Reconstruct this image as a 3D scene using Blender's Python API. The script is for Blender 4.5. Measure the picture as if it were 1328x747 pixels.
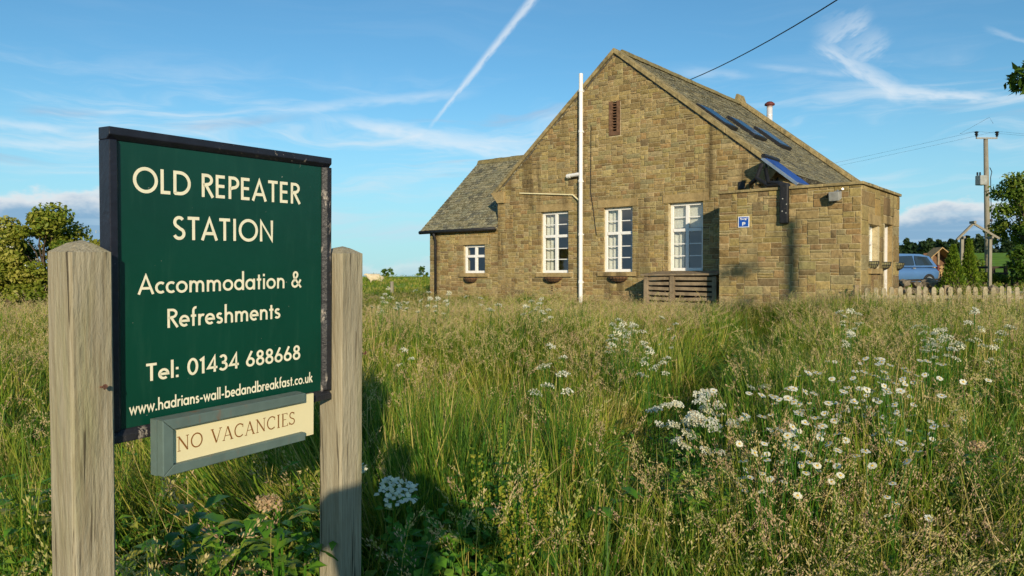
import bpy, bmesh, math, random
import numpy as np
from mathutils import Vector, Matrix, Euler

for o in list(bpy.data.objects):
    bpy.data.objects.remove(o)
sc = bpy.context.scene
COL = sc.collection
rnd = random.Random(7)
rng = np.random.default_rng(11)
R_ = math.radians

# ------------------------------------------------------------------ camera, sky, sun, exposure
EYE = 1.6
F = 1000.0                                   # focal length in photo pixels (photo 1328 wide)
PITCH = math.atan(15.5 / F)
cam = bpy.data.cameras.new('camera'); cam_o = bpy.data.objects.new('camera', cam); COL.objects.link(cam_o)
cam.sensor_width = 36.0; cam.lens = 36.0 * F / 1328.0
cam_o.location = (0, 0, EYE); cam_o.rotation_euler = (math.pi/2 - PITCH, 0, 0)
cam.clip_start = 0.05; cam.clip_end = 20000
sc.camera = cam_o

LIGHT = Vector((-0.13, 1.0, -0.285)).normalized()      # direction sunlight travels
SUN_EL = math.asin(-LIGHT.z)
SKY_STRENGTH = 0.13
sc.view_settings.view_transform = 'Standard'
sc.view_settings.look = 'None'
sc.view_settings.exposure = 0.0
sc.view_settings.gamma = 1.0
sc.cycles.use_adaptive_sampling = True; sc.cycles.adaptive_threshold = 0.025
sc.cycles.max_bounces = 6; sc.cycles.diffuse_bounces = 3; sc.cycles.glossy_bounces = 3; sc.cycles.transmission_bounces = 4; sc.cycles.transparent_max_bounces = 8

sun = bpy.data.lights.new('sun', 'SUN'); sun.energy = 4.9; sun.angle = R_(0.55); sun.color = (1.0, 0.85, 0.62)
sun_o = bpy.data.objects.new('sun', sun); COL.objects.link(sun_o)
sun_o.rotation_euler = LIGHT.to_track_quat('-Z', 'Y').to_euler(); sun_o.location = (5, -30, 20)

world = bpy.data.worlds.new('World'); sc.world = world; world.use_nodes = True
world.cycles.sampling_method = 'MANUAL'; world.cycles.sample_map_resolution = 512

class NG:
    """tiny expression helper for shader node trees"""
    def __init__(self, nt): self.nt = nt
    def n(self, t, **kw):
        x = self.nt.nodes.new(t)
        for k, v in kw.items(): setattr(x, k, v)
        return x
    def put(self, sock, v):
        if v is None: return
        if isinstance(v, bpy.types.NodeSocket): self.nt.links.new(v, sock)
        else: sock.default_value = v
    def m(self, op, a, b=None, c=None, clamp=False):
        x = self.n('ShaderNodeMath', operation=op, use_clamp=clamp)
        self.put(x.inputs[0], a); self.put(x.inputs[1], b); self.put(x.inputs[2], c)
        return x.outputs[0]
    def vm(self, op, a, b=None):
        x = self.n('ShaderNodeVectorMath', operation=op)
        self.put(x.inputs[0], a); self.put(x.inputs[1], b)
        return x.outputs[0]
    def ss(self, v, lo, hi, a=0.0, b=1.0):
        x = self.n('ShaderNodeMapRange', interpolation_type='SMOOTHSTEP')
        self.put(x.inputs[0], v); x.inputs[1].default_value = lo; x.inputs[2].default_value = hi
        x.inputs[3].default_value = a; x.inputs[4].default_value = b
        return x.outputs[0]
    def mix(self, f, a, b, mode='MIX'):
        x = self.n('ShaderNodeMix', data_type='RGBA', blend_type=mode)
        self.put(x.inputs[0], f)
        for s, v in ((x.inputs[6], a), (x.inputs[7], b)):
            if isinstance(v, (tuple, list)) and len(v) == 3: v = (*v, 1)
            self.put(s, v)
        return x.outputs[2]
    def noise(self, vec, scale, detail=4, rough=0.55, dist=0.0):
        x = self.n('ShaderNodeTexNoise')
        if vec is not None: self.put(x.inputs['Vector'], vec)
        x.inputs['Scale'].default_value = scale; x.inputs['Detail'].default_value = detail
        x.inputs['Roughness'].default_value = rough; x.inputs['Distortion'].default_value = dist
        return x.outputs['Fac']
    def comb(self, x, y, z):
        c = self.n('ShaderNodeCombineXYZ'); self.put(c.inputs[0], x); self.put(c.inputs[1], y); self.put(c.inputs[2], z)
        return c.outputs[0]
    def sep(self, v):
        s = self.n('ShaderNodeSeparateXYZ'); self.put(s.inputs[0], v); return s.outputs
    def scale(self, v, x, y, z):
        return self.vm('MULTIPLY', v, (x, y, z))

def build_sky():
    nt = world.node_tree; nt.nodes.clear(); g = NG(nt)
    out = g.n('ShaderNodeOutputWorld'); bg = g.n('ShaderNodeBackground')
    sky = g.n('ShaderNodeTexSky', sky_type='NISHITA', sun_disc=False)
    sky.sun_elevation = SUN_EL; sky.sun_rotation = R_(180 - 7.4)
    sky.air_density = 1.0; sky.dust_density = 0.25; sky.ozone_density = 2.2; sky.altitude = 200
    tc = g.n('ShaderNodeTexCoord'); d = tc.outputs['Generated']
    X, Y, Z = g.sep(d)
    az = g.m('ARCTAN2', X, Y)                                     # 0 straight along +Y
    el = g.m('ARCSINE', Z)
    k = 1.0 / SKY_STRENGTH
    base = g.mix(1.0, sky.outputs[0], (0.56, 0.93, 1.04), 'MULTIPLY')
    # high thin cirrus drawn out along the horizon
    w = g.noise(g.comb(g.m('MULTIPLY', az, 2.0), g.m('MULTIPLY', el, 6.0), 3.1), 1.6, 3)
    elw = g.m('ADD', el, g.m('MULTIPLY', g.m('SUBTRACT', w, 0.5), 0.10))
    c1 = g.noise(g.comb(g.m('MULTIPLY', az, 3.2), g.m('MULTIPLY', elw, 30.0), 0.7), 1.15, 5, 0.62)
    cir = g.m('MULTIPLY', g.ss(c1, 0.45, 0.76), g.m('MULTIPLY', g.ss(el, 0.0, 0.05), g.ss(el, 0.17, 0.27, 1.0, 0.05)))
    col = g.mix(g.m('MULTIPLY', cir, 0.8), base, tuple(c * k for c in (0.80, 0.87, 0.93)))
    # flat mauve-grey patches below the cirrus
    c3 = g.noise(g.comb(g.m('MULTIPLY', az, 3.0), g.m('MULTIPLY', elw, 30.0), 9.3), 0.95, 5, 0.55)
    band = g.m('MULTIPLY', g.ss(el, 0.02, 0.12), g.ss(el, 0.21, 0.25, 1.0, 0.0))
    col = g.mix(g.m('MULTIPLY', g.m('MULTIPLY', g.ss(c3, 0.585, 0.72), band), 0.55), col, tuple(c * k for c in (0.42, 0.50, 0.66)))
    # pale haze low down
    col = g.mix(g.ss(el, 0.0, 0.26, 0.75, 0.0), col, tuple(c * k for c in (0.40, 0.69, 0.83)))
    # low cumulus bank: white tops over a slate-blue body
    puff = g.noise(g.comb(g.m('MULTIPLY', az, 14.0), g.m('MULTIPLY', el, 26.0), 5.5), 1.25, 4, 0.6)
    big = g.noise(g.comb(g.m('MULTIPLY', az, 3.0), 1.7, 2.0), 1.0, 2)
    # the bank stands higher off to either side than straight ahead
    side = g.ss(g.m('ABSOLUTE', g.m('SUBTRACT', az, 0.02)), 0.24, 0.50)
    top = g.m('ADD', g.m('MULTIPLY', side, 0.068), g.m('ADD', g.m('MULTIPLY', big, 0.046), g.m('MULTIPLY', g.m('SUBTRACT', puff, 0.5), 0.060)))
    dep = g.m('SUBTRACT', top, el)
    bank = g.m('MULTIPLY', g.ss(dep, -0.003, 0.010), g.ss(side, 0.0, 1.0, 0.45, 1.0))
    body = g.mix(g.ss(dep, 0.004, 0.030), tuple(c * k for c in (0.80, 0.82, 0.84)), tuple(c * k for c in (0.235, 0.40, 0.60)))
    lay = g.noise(g.comb(g.m('MULTIPLY', az, 4.0), g.m('MULTIPLY', el, 90.0), 1.0), 1.0, 4)
    body = g.mix(g.m('MULTIPLY', g.ss(lay, 0.48, 0.72), 0.55), body, tuple(c * k for c in (0.50, 0.66, 0.79)))
    col = g.mix(g.m('MULTIPLY', bank, 0.9), col, body)
    # sky features as directions: u = tan(azimuth), v = tan(elevation)/cos(azimuth), ahead only
    front = g.ss(Y, 0.05, 0.15)
    u = g.m('DIVIDE', X, g.m('MAXIMUM', Y, 0.05)); v = g.m('DIVIDE', Z, g.m('MAXIMUM', Y, 0.05))
    def streak(x0, y0, x1, y1, w0, w1, col_, op, soft_noise, scale_n, f0=0.04, f1=0.04, bow=0.0):
        a = ((x0-664)/F, (358-y0)/F); b = ((x1-664)/F, (358-y1)/F)
        L = math.hypot(b[0]-a[0], b[1]-a[1]); tx, ty = (b[0]-a[0])/L, (b[1]-a[1])/L
        du = g.m('SUBTRACT', u, a[0]); dv = g.m('SUBTRACT', v, a[1])
        t = g.m('DIVIDE', g.m('ADD', g.m('MULTIPLY', du, tx), g.m('MULTIPLY', dv, ty)), L)
        s = g.m('SUBTRACT', g.m('MULTIPLY', dv, tx), g.m('MULTIPLY', du, ty))
        if bow:
            s = g.m('SUBTRACT', s, g.m('MULTIPLY', g.m('MULTIPLY', t, g.m('SUBTRACT', 1.0, t)), bow))
        nz = g.noise(g.comb(g.m('MULTIPLY', t, L*scale_n), g.m('MULTIPLY', s, scale_n*3.0), x0*0.01), 1.0, 3, 0.65)
        s = g.m('ADD', s, g.m('MULTIPLY', g.m('SUBTRACT', nz, 0.5), soft_noise))
        wd = g.m('MULTIPLY_ADD', t, (w1-w0)/F, w0/F)
        e = g.m('DIVIDE', g.m('ABSOLUTE', s), g.m('MAXIMUM', wd, 0.0005))
        mk = g.m('MULTIPLY', g.ss(e, 0.0, 1.15, 1.0, 0.0), g.m('MULTIPLY', g.ss(t, 0.0, f0), g.ss(t, 1.0 - f1, 1.0, 1.0, 0.0)))
        mk = g.m('MULTIPLY', mk, g.m('MULTIPLY', front, g.ss(nz, 0.25, 0.60, 0.35, 1.0)))
        return g.m('MULTIPLY', mk, op)
    W = tuple(c * k for c in (0.84, 0.90, 0.95))
    mk = streak(540, 187, 760, -85, 3.0, 10.0, W, 0.62, 0.006, 45, 0.25, 0.05)
    for args in ((1046, 52, 1180, 130, 17, 15, W, 0.55, 0.034, 22, .25, .20),
                 (1120, 118, 1325, 129, 15, 6, W, 0.60, 0.022, 20, .3, .35),
                 (1056, 66, 1135, 14, 30, 18, W, 0.40, 0.060, 26, .3, .35),
                 (1085, 90, 1155, 40, 34, 18, W, 0.34, 0.060, 26, .3, .35),
                 (960, 84, 1120, 101, 5, 6, W, 0.26, 0.008, 20, .35, .30),
                 (860, 92, 985, 100, 11, 7, W, 0.24, 0.016, 18, .35, .35),
                 (1268, 36, 1345, 60, 6, 4, W, 0.22, 0.010, 30, .3, .2),
                 (400, 150, 740, 212, 9, 24, W, 0.55, 0.030, 14, .25, .15),
                 (-40, 156, 120, 172, 9, 9, W, 0.42, 0.018, 14, .1, .4), (-40, 182, 140, 194, 8, 7, W, 0.36, 0.018, 14, .1, .4),
                 (330, 148, 640, 118, 10, 8, W, 0.34, 0.016, 14, .3, .3)):
        mk = g.m('MAXIMUM', mk, streak(*args))
    col = g.mix(mk, col, W)
    gm = None
    for args in ((10, 142, 160, 150, 8, 6, W, 0.30, 0.010, 18, .3, .4), (215, 168, 425, 150, 9, 8, W, 0.36, 0.012, 18, .3, .4)):
        s_ = streak(*args); gm = s_ if gm is None else g.m('MAXIMUM', gm, s_)
    col = g.mix(gm, col, tuple(c * k for c in (0.40, 0.47, 0.62)))
    nt.links.new(col, bg.inputs[0]); bg.inputs[1].default_value = SKY_STRENGTH
    nt.links.new(bg.outputs[0], out.inputs[0])
build_sky()

# ------------------------------------------------------------------ helpers
def ray(px, py):
    d = ((px-664)/F, 1.0, -(py-373.5)/F); c, s = math.cos(PITCH), math.sin(PITCH)
    return Vector((d[0], d[1]*c + d[2]*s, -d[1]*s + d[2]*c))

def tag(o, label=None, cat=None, group=None, kind=None):
    if label: o['label'] = label
    if cat: o['category'] = cat
    if group: o['group'] = group
    if kind: o['kind'] = kind
    return o

def empty(name, loc, label, cat, group=None, rz=0):
    o = bpy.data.objects.new(name, None); COL.objects.link(o); o.location = loc; o.rotation_euler = (0, 0, rz)
    o.empty_display_size = 0.2
    return tag(o, label, cat, group)

def link(name, me, mat=None, parent=None, world_coords=True):
    o = bpy.data.objects.new(name, me); COL.objects.link(o)
    if mat is not None:
        for mm in (mat if isinstance(mat, (list, tuple)) else [mat]): me.materials.append(mm)
    if parent is not None:
        o.parent = parent
        if world_coords:
            o.matrix_parent_inverse = chain(parent).inverted()
    return o

def chain(o):
    m = o.matrix_basis.copy()
    if o.parent is not None:
        m = chain(o.parent) @ o.matrix_parent_inverse @ m
    return m

class MB:
    """collects verts and faces of ONE mesh"""
    def __init__(self): self.v = []; self.f = []; self.mi = []; self.col = []; self.smooth = False
    def add(self, verts, faces, mi=0, col=None):
        b = len(self.v); self.v += [tuple(p) for p in verts]
        self.f += [tuple(i + b for i in f) for f in faces]; self.mi += [mi]*len(faces)
        self.col += [col or (1, 1, 1)]*len(verts)
        return self
    def box(self, c, size, M=None, mi=0, col=None):
        hx, hy, hz = size[0]/2, size[1]/2, size[2]/2
        vs = [Vector((sx*hx, sy*hy, sz*hz)) for sz in (-1, 1) for sy in (-1, 1) for sx in (-1, 1)]
        if M is not None: vs = [M @ p for p in vs]
        vs = [p + Vector(c) for p in vs]
        return self.add(vs, [(0,2,3,1), (4,5,7,6), (0,1,5,4), (2,6,7,3), (0,4,6,2), (1,3,7,5)], mi, col)
    def hexa(self, p, mi=0, col=None):      # 8 pts: bottom 4 ccw, top 4 ccw
        return self.add(p, [(3,2,1,0), (4,5,6,7), (0,1,5,4), (1,2,6,5), (2,3,7,6), (3,0,4,7)], mi, col)
    def tube(self, pts, radii, n=8, caps=True, mi=0, col=None):
        pts = [Vector(p) for p in pts]
        if not isinstance(radii, (list, tuple)): radii = [radii]*len(pts)
        ring0 = len(self.v); up = None; vs = []
        for i, p in enumerate(pts):
            t = (pts[min(i+1, len(pts)-1)] - pts[max(i-1, 0)]).normalized()
            if up is None: up = t.orthogonal().normalized()
            up = (up - t*up.dot(t))
            up = up.normalized() if up.length > 1e-6 else t.orthogonal().normalized()
            bi = t.cross(up)
            for k in range(n):
                a = 2*math.pi*k/n
                vs.append(p + (up*math.cos(a) + bi*math.sin(a))*radii[i])
        fs = []
        for i in range(len(pts)-1):
            for k in range(n):
                a, b = i*n+k, i*n+(k+1) % n
                fs.append((a, b, b+n, a+n))
        if caps:
            fs.append(tuple(range(n-1, -1, -1))); fs.append(tuple(range((len(pts)-1)*n, len(pts)*n)))
        return self.add(vs, fs, mi, col)
    def lathe(self, prof, c=(0, 0, 0), n=12, mi=0, M=None):
        vs = []
        for r, z in prof:
            for k in range(n):
                a = 2*math.pi*k/n; p = Vector((r*math.cos(a), r*math.sin(a), z))
                if M is not None: p = M @ p
                vs.append(p + Vector(c))
        fs = [(i*n+k, i*n+(k+1) % n, (i+1)*n+(k+1) % n, (i+1)*n+k) for i in range(len(prof)-1) for k in range(n)]
        return self.add(vs, fs, mi)
    def mesh(self, name, attr=False):
        me = bpy.data.meshes.new(name); me.from_pydata(self.v, [], self.f)
        if any(self.mi): me.polygons.foreach_set('material_index', self.mi)
        if attr:
            a = me.attributes.new('Col', 'FLOAT_COLOR', 'POINT')
            a.data.foreach_set('color', np.array([(*c, 1) for c in self.col], dtype=np.float32).ravel())
        if self.smooth: me.polygons.foreach_set('use_smooth', [True]*len(me.polygons))
        me.update(); return me
    def build(self, name, mat, parent=None, attr=False, smooth=False):
        self.smooth = smooth or self.smooth
        return link(name, self.mesh(name, attr), mat, parent)

def bevel(o, w=0.006, seg=2):
    m = o.modifiers.new('bevel', 'BEVEL'); m.width = w; m.segments = seg; m.limit_method = 'ANGLE'; m.angle_limit = R_(40)
    return o

def quads_mesh(name, V, nper=4, tint=None, cols=None):
    """V: (n*nper,3) array, each nper verts one face"""
    V = np.asarray(V, dtype=np.float32); n = len(V)//nper
    me = bpy.data.meshes.new(name)
    me.vertices.add(len(V)); me.vertices.foreach_set('co', V.ravel())
    me.loops.add(len(V)); me.loops.foreach_set('vertex_index', np.arange(len(V), dtype=np.int32))
    me.polygons.add(n); me.polygons.foreach_set('loop_start', np.arange(n, dtype=np.int32)*nper)
    try: me.polygons.foreach_set('loop_total', np.full(n, nper, dtype=np.int32))
    except Exception: pass
    if tint is not None:
        a = me.attributes.new('tint', 'FLOAT', 'POINT'); a.data.foreach_set('value', np.repeat(np.asarray(tint, dtype=np.float32), nper))
    me.update(calc_edges=True); me.validate()
    return me

# ------------------------------------------------------------------ materials
def pmat(name, base, rough=0.7, var=0.15, scale=6.0, stretch=(1, 1, 1), bump=0.0, bscale=40.0, metal=0.0, spec=0.3,
         coat=0.0, attr=False, extra=None, second=None, coords='Object', detail=5):
    m = bpy.data.materials.new(name); m.use_nodes = True; nt = m.node_tree; g = NG(nt)
    p = nt.nodes['Principled BSDF']
    tc = g.n('ShaderNodeTexCoord'); vec = g.scale(tc.outputs[coords], *stretch)
    nz = g.noise(vec, scale, detail)
    lo = tuple(c*(1-var) for c in base); hi = tuple(min(1, c*(1+var)) for c in base)
    f = g.ss(nz, 0.28, 0.72)
    col = g.mix(f, lo, hi)
    if attr:
        at = g.n('ShaderNodeAttribute', attribute_name='Col')
        col = g.mix(1.0, at.outputs['Color'], g.mix(f, (1-var,)*3, (1+var,)*3), 'MULTIPLY')
    if second is not None:                     # (colour, scale, lo, hi, amount, stretch)
        n2 = g.noise(g.scale(tc.outputs[coords], *second[5]) if len(second) > 5 else vec, second[1], 6, 0.62)
        col = g.mix(g.m('MULTIPLY', g.ss(n2, second[2], second[3]), second[4]), col, second[0])
    if extra is not None: col = extra(g, tc, col)
    g.put(p.inputs['Base Color'], col)
    p.inputs['Roughness'].default_value = rough; p.inputs['Metallic'].default_value = metal
    p.inputs['Specular IOR Level'].default_value = spec
    if coat: p.inputs['Coat Weight'].default_value = coat; p.inputs['Coat Roughness'].default_value = 0.08
    if bump:
        b = g.n('ShaderNodeBump'); b.inputs['Strength'].default_value = bump; b.inputs['Distance'].default_value = 0.02
        g.put(b.inputs['Height'], g.noise(vec, bscale, 6, 0.6)); nt.links.new(b.outputs[0], p.inputs['Normal'])
    return m

def leafmat(name, stops, rough=0.55, trans=0.35, jitter=0.5):
    """tint attribute + per-instance random pick the colour along stops"""
    m = bpy.data.materials.new(name); m.use_nodes = True; nt = m.node_tree; g = NG(nt)
    p = nt.nodes['Principled BSDF']; out = nt.nodes['Material Output']
    at = g.n('ShaderNodeAttribute', attribute_name='tint'); oi = g.n('ShaderNodeObjectInfo')
    ge = g.n('ShaderNodeNewGeometry')
    big = g.noise(ge.outputs['Position'], 0.9, 3)
    t = g.m('ADD', at.outputs['Fac'], g.m('ADD', g.m('MULTIPLY', g.m('SUBTRACT', oi.outputs['Random'], 0.5), jitter),
                                         g.m('MULTIPLY', g.m('SUBTRACT', big, 0.5), 1.1)), clamp=True)
    cr = g.n('ShaderNodeValToRGB'); e = cr.color_ramp.elements
    while len(e) < len(stops): e.new(0.5)
    for i, (pos, c) in enumerate(stops): e[i].position = pos; e[i].color = (*c, 1)
    g.put(cr.inputs[0], t); col = cr.outputs[0]
    g.put(p.inputs['Base Color'], col); p.inputs['Roughness'].default_value = rough; p.inputs['Specular IOR Level'].default_value = 0.25
    tr = g.n('ShaderNodeBsdfTranslucent'); g.put(tr.inputs[0], g.mix(1.0, col, (1.1, 1.15, 0.6), 'MULTIPLY'))
    mx = g.n('ShaderNodeMixShader'); mx.inputs[0].default_value = trans
    nt.links.new(p.outputs[0], mx.inputs[1]); nt.links.new(tr.outputs[0], mx.inputs[2]); nt.links.new(mx.outputs[0], out.inputs[0])
    return m

def glassmat(name, tint=(0.9, 0.95, 0.95), refl=(0.9, 0.95, 1.0)):
    m = bpy.data.materials.new(name); m.use_nodes = True; nt = m.node_tree; g = NG(nt); nt.nodes.remove(nt.nodes['Principled BSDF'])
    out = nt.nodes['Material Output']
    t = g.n('ShaderNodeBsdfTransparent'); t.inputs[0].default_value = (*tint, 1)
    gl = g.n('ShaderNodeBsdfGlossy'); gl.inputs[0].default_value = (*refl, 1); gl.inputs['Roughness'].default_value = 0.03
    ge = g.n('ShaderNodeNewGeometry'); dt = g.n('ShaderNodeVectorMath', operation='DOT_PRODUCT'); nt.links.new(ge.outputs['Incoming'], dt.inputs[0]); nt.links.new(ge.outputs['Normal'], dt.inputs[1])
    sch = g.m('POWER', g.m('SUBTRACT', 1.0, g.m('ABSOLUTE', dt.outputs['Value']), clamp=True), 5.0)
    mx = g.n('ShaderNodeMixShader'); g.put(mx.inputs[0], g.m('MULTIPLY_ADD', sch, 0.9, 0.13, clamp=True))
    nt.links.new(t.outputs[0], mx.inputs[1]); nt.links.new(gl.outputs[0], mx.inputs[2]); nt.links.new(mx.outputs[0], out.inputs[0])
    return m

M = {}
def stains(g, tc, col):
    # soot and damp running down the wall in ragged vertical streaks, plus lichen-grey patches
    ge = g.n('ShaderNodeNewGeometry'); P = ge.outputs['Position']
    st = g.noise(g.scale(P, 2.4, 2.4, 0.22), 1.0, 5, 0.6)
    st2 = g.noise(g.scale(P, 1, 1, 0.8), 0.55, 3)
    col = g.mix(g.m('MULTIPLY', g.m('MULTIPLY', g.ss(st, 0.47, 0.68), g.ss(st2, 0.40, 0.60)), 0.78), col, (0.085, 0.060, 0.030))
    li = g.noise(P, 1.5, 6, 0.65)
    col = g.mix(g.m('MULTIPLY', g.ss(li, 0.56, 0.75), 0.42), col, (0.30, 0.27, 0.15))
    fine = g.noise(P, 26.0, 6, 0.75)
    col = g.mix(g.m('MULTIPLY', g.ss(fine, 0.52, 0.64), 0.55), col, (0.12, 0.088, 0.040))
    pale = g.noise(g.scale(P, 1.2, 1.2, 1.0), 19.0, 6, 0.75)
    return g.mix(g.m('MULTIPLY', g.ss(pale, 0.56, 0.68), 0.5), col, (0.44, 0.37, 0.22))
M['stone'] = pmat('stone', (1, 1, 1), 0.92, 0.22, 14, bump=0.8, bscale=34, spec=0.12, attr=True, extra=stains)
M['mortar'] = pmat('mortar', (0.52, 0.435, 0.26), 0.95, 0.2, 9, bump=0.5, bscale=50, spec=0.1, extra=stains)
M['dressed'] = pmat('dressed_stone', (0.37, 0.27, 0.125), 0.9, 0.16, 7, bump=0.4, bscale=40, spec=0.12, extra=stains)
M['coping'] = pmat('coping_stone', (0.30, 0.235, 0.115), 0.92, 0.3, 8, bump=0.5, bscale=36, spec=0.1,
                   second=((0.11, 0.10, 0.06), 5, 0.5, 0.68, 0.7))
M['slate'] = pmat('slate', (1, 1, 1), 0.8, 0.35, 16, bump=0.5, bscale=30, spec=0.2, attr=True,
                  second=((0.50, 0.46, 0.30), 15.0, 0.53, 0.66, 0.85))
M['ridge'] = pmat('ridge_tile', (0.20, 0.165, 0.075), 0.9, 0.3, 8, bump=0.5, second=((0.28, 0.22, 0.08), 6, 0.5, 0.65, 0.6))
M['plaster'] = pmat('inner_plaster', (0.68, 0.63, 0.55), 0.9, 0.06, 3)
M['white'] = pmat('white_paint', (0.80, 0.79, 0.76), 0.45, 0.05, 20, spec=0.4, second=((0.45, 0.42, 0.36), 24, 0.62, 0.75, 0.5))
M['blackmetal'] = pmat('black_iron', (0.02, 0.02, 0.022), 0.5, 0.3, 20, second=((0.10, 0.07, 0.05), 16, 0.6, 0.72, 0.6))
M['glass'] = glassmat('window_glass', (0.86, 0.90, 0.90), (1.0, 0.97, 0.92))
M['curtain'] = pmat('curtain_cloth', (0.74, 0.70, 0.60), 0.9, 0.12, 10, stretch=(4, 4, 1))
M['rust'] = pmat('rusty_brick', (0.16, 0.088, 0.050), 0.9, 0.3, 14, bump=0.4)
M['dark'] = pmat('dark_void', (0.012, 0.011, 0.010), 0.9, 0.2, 5)  # near-black colour standing in for the shade inside openings and gaps
M['moss'] = pmat('mossy_planter', (0.20, 0.185, 0.095), 0.95, 0.4, 22, bump=0.9, bscale=40)
M['wicker'] = pmat('coir_basket', (0.16, 0.085, 0.04), 0.95, 0.4, 30, bump=0.9, bscale=60)
M['steel'] = pmat('stainless_flue', (0.75, 0.75, 0.75), 0.5, 0.08, 10, metal=0.3, stretch=(1, 1, 0.1))
M['cowl'] = pmat('red_cowl', (0.14, 0.035, 0.03), 0.6, 0.3, 18)
M['skyglass'] = pmat('skylight_glass', (0.008, 0.012, 0.022), 0.22, 0.1, 3, spec=0.16)
M['solar'] = pmat('solar_blue', (0.03, 0.085, 0.30), 0.18, 0.15, 3, spec=0.8, coat=0.6)
M['alu'] = pmat('aluminium', (0.55, 0.55, 0.55), 0.4, 0.1, 8, metal=0.9)
M['bluesign'] = pmat('blue_sign', (0.012, 0.085, 0.42), 0.4, 0.1, 8)
M['grey'] = pmat('grey_fitting', (0.28, 0.28, 0.26), 0.5, 0.2, 12)
def woodgrain(g, tc, col):
    P = tc.outputs['Object']
    wv = g.noise(g.scale(P, 95, 95, 1.6), 1.0, 6, 0.7, 0.8)
    col = g.mix(g.m('MULTIPLY', g.ss(wv, 0.46, 0.60), 0.48), col, (0.20, 0.16, 0.095))
    rg = g.n('ShaderNodeTexWave', wave_type='BANDS', bands_direction='X'); nt_ = g.nt; nt_.links.new(g.scale(P, 1, 1, 0.06), rg.inputs['Vector']); rg.inputs['Scale'].default_value = 55; rg.inputs['Distortion'].default_value = 7.0; rg.inputs['Detail'].default_value = 3; rg.inputs['Detail Scale'].default_value = 1.2
    col = g.mix(g.m('MULTIPLY', g.ss(rg.outputs['Fac'], 0.55, 0.95), 0.28), col, (0.19, 0.15, 0.085))
    crack = g.noise(g.scale(P, 70, 70, 0.7), 1.0, 4, 0.55)
    col = g.mix(g.m('MULTIPLY', g.ss(crack, 0.62, 0.67), 0.85), col, (0.055, 0.042, 0.025))
    kn = g.noise(g.scale(P, 9, 9, 5), 1.0, 2, 0.5)
    col = g.mix(g.m('MULTIPLY', g.ss(kn, 0.72, 0.78), 0.7), col, (0.13, 0.085, 0.045))
    alg = g.noise(g.scale(P, 7, 7, 1.2), 1.0, 5, 0.6)
    return g.mix(g.m('MULTIPLY', g.ss(alg, 0.52, 0.70), 0.5), col, (0.21, 0.215, 0.10))
M['post'] = pmat('weathered_post', (0.36, 0.32, 0.225), 0.85, 0.14, 3.5, stretch=(3, 3, 0.7), bump=0.35, bscale=22, spec=0.15, extra=woodgrain,
                 second=((0.30, 0.29, 0.13), 2.6, 0.52, 0.72, 0.55, (3, 3, 0.5)))
M['oldwood'] = pmat('grey_wood', (0.26, 0.20, 0.13), 0.9, 0.25, 6, stretch=(1, 1, 1), bump=0.5, bscale=40, spec=0.1)
M['palewood'] = pmat('pale_fence_wood', (0.36, 0.31, 0.21), 0.9, 0.22, 10, bump=0.4, bscale=40, spec=0.1, second=((0.17, 0.15, 0.085), 14, 0.5, 0.7, 0.6))
M['darkwood'] = pmat('dark_wood', (0.045, 0.035, 0.025), 0.9, 0.3, 8, bump=0.4)
def worn(cp, lo=0.60, hi=0.64, amt=0.9, sc_=(30, 30, 9)):
    def fn(g, tc, col):
        n1 = g.noise(g.scale(tc.outputs['Object'], *sc_), 1.0, 6, 0.7)
        n2 = g.noise(tc.outputs['Object'], 7.0, 3)
        return g.mix(g.m('MULTIPLY', g.m('MULTIPLY', g.ss(n1, lo, hi), g.ss(n2, 0.48, 0.60)), amt), col, cp)
    return fn
M['frame'] = pmat('black_frame_paint', (0.014, 0.015, 0.024), 0.35, 0.2, 20, spec=0.45, bump=0.12, bscale=60, extra=worn((0.40, 0.35, 0.28), 0.62, 0.66, 0.8, (70, 70, 45)))
M['frame_side'] = pmat('peeling_frame_paint', (0.022, 0.022, 0.026), 0.45, 0.2, 20, spec=0.4, bump=0.3, bscale=60, extra=worn((0.36, 0.31, 0.26), 0.54, 0.60, 0.9, (45, 45, 14)))
def specks(g, tc, col):
    n1 = g.noise(tc.outputs['Object'], 85.0, 2, 0.5)
    col = g.mix(g.m('MULTIPLY', g.ss(n1, 0.765, 0.80), 0.5), col, (0.45, 0.45, 0.38))
    n2 = g.noise(g.scale(tc.outputs['Object'], 30, 30, 5), 1.0, 5)
    return g.mix(g.m('MULTIPLY', g.ss(n2, 0.5, 0.75), 0.25), col, (0.02, 0.085, 0.055))
M['green'] = pmat('green_sign_paint', (0.003, 0.049, 0.030), 0.26, 0.12, 3, spec=0.40, bump=0.03, bscale=30, extra=specks)
M['letter'] = pmat('cream_letter_paint', (0.84, 0.79, 0.58), 0.5, 0.05, 30)
M['holder'] = pmat('grey_green_paint', (0.115, 0.165, 0.15), 0.5, 0.1, 14, bump=0.1, extra=worn((0.22, 0.11, 0.055), 0.54, 0.64, 0.7))
M['cream'] = pmat('cream_panel', (0.80, 0.71, 0.43), 0.45, 0.04, 6)
M['brownletter'] = pmat('brown_letter_paint', (0.24, 0.095, 0.02), 0.5, 0.1, 30)
M['nail'] = pmat('rusty_nail', (0.13, 0.06, 0.04), 0.8, 0.4, 60)
M['bark'] = pmat('bark', (0.10, 0.075, 0.05), 0.95, 0.3, 8, stretch=(3, 3, 1), bump=0.8, bscale=12)
M['polewood'] = pmat('pole_wood', (0.26, 0.235, 0.18), 0.9, 0.2, 5, stretch=(6, 6, 0.6), bump=0.4, bscale=10)
M['rock'] = pmat('field_stone', (0.24, 0.20, 0.14), 0.95, 0.4, 5, bump=0.9, bscale=14, second=((0.06, 0.05, 0.04), 4, 0.5, 0.65, 0.7))
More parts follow.
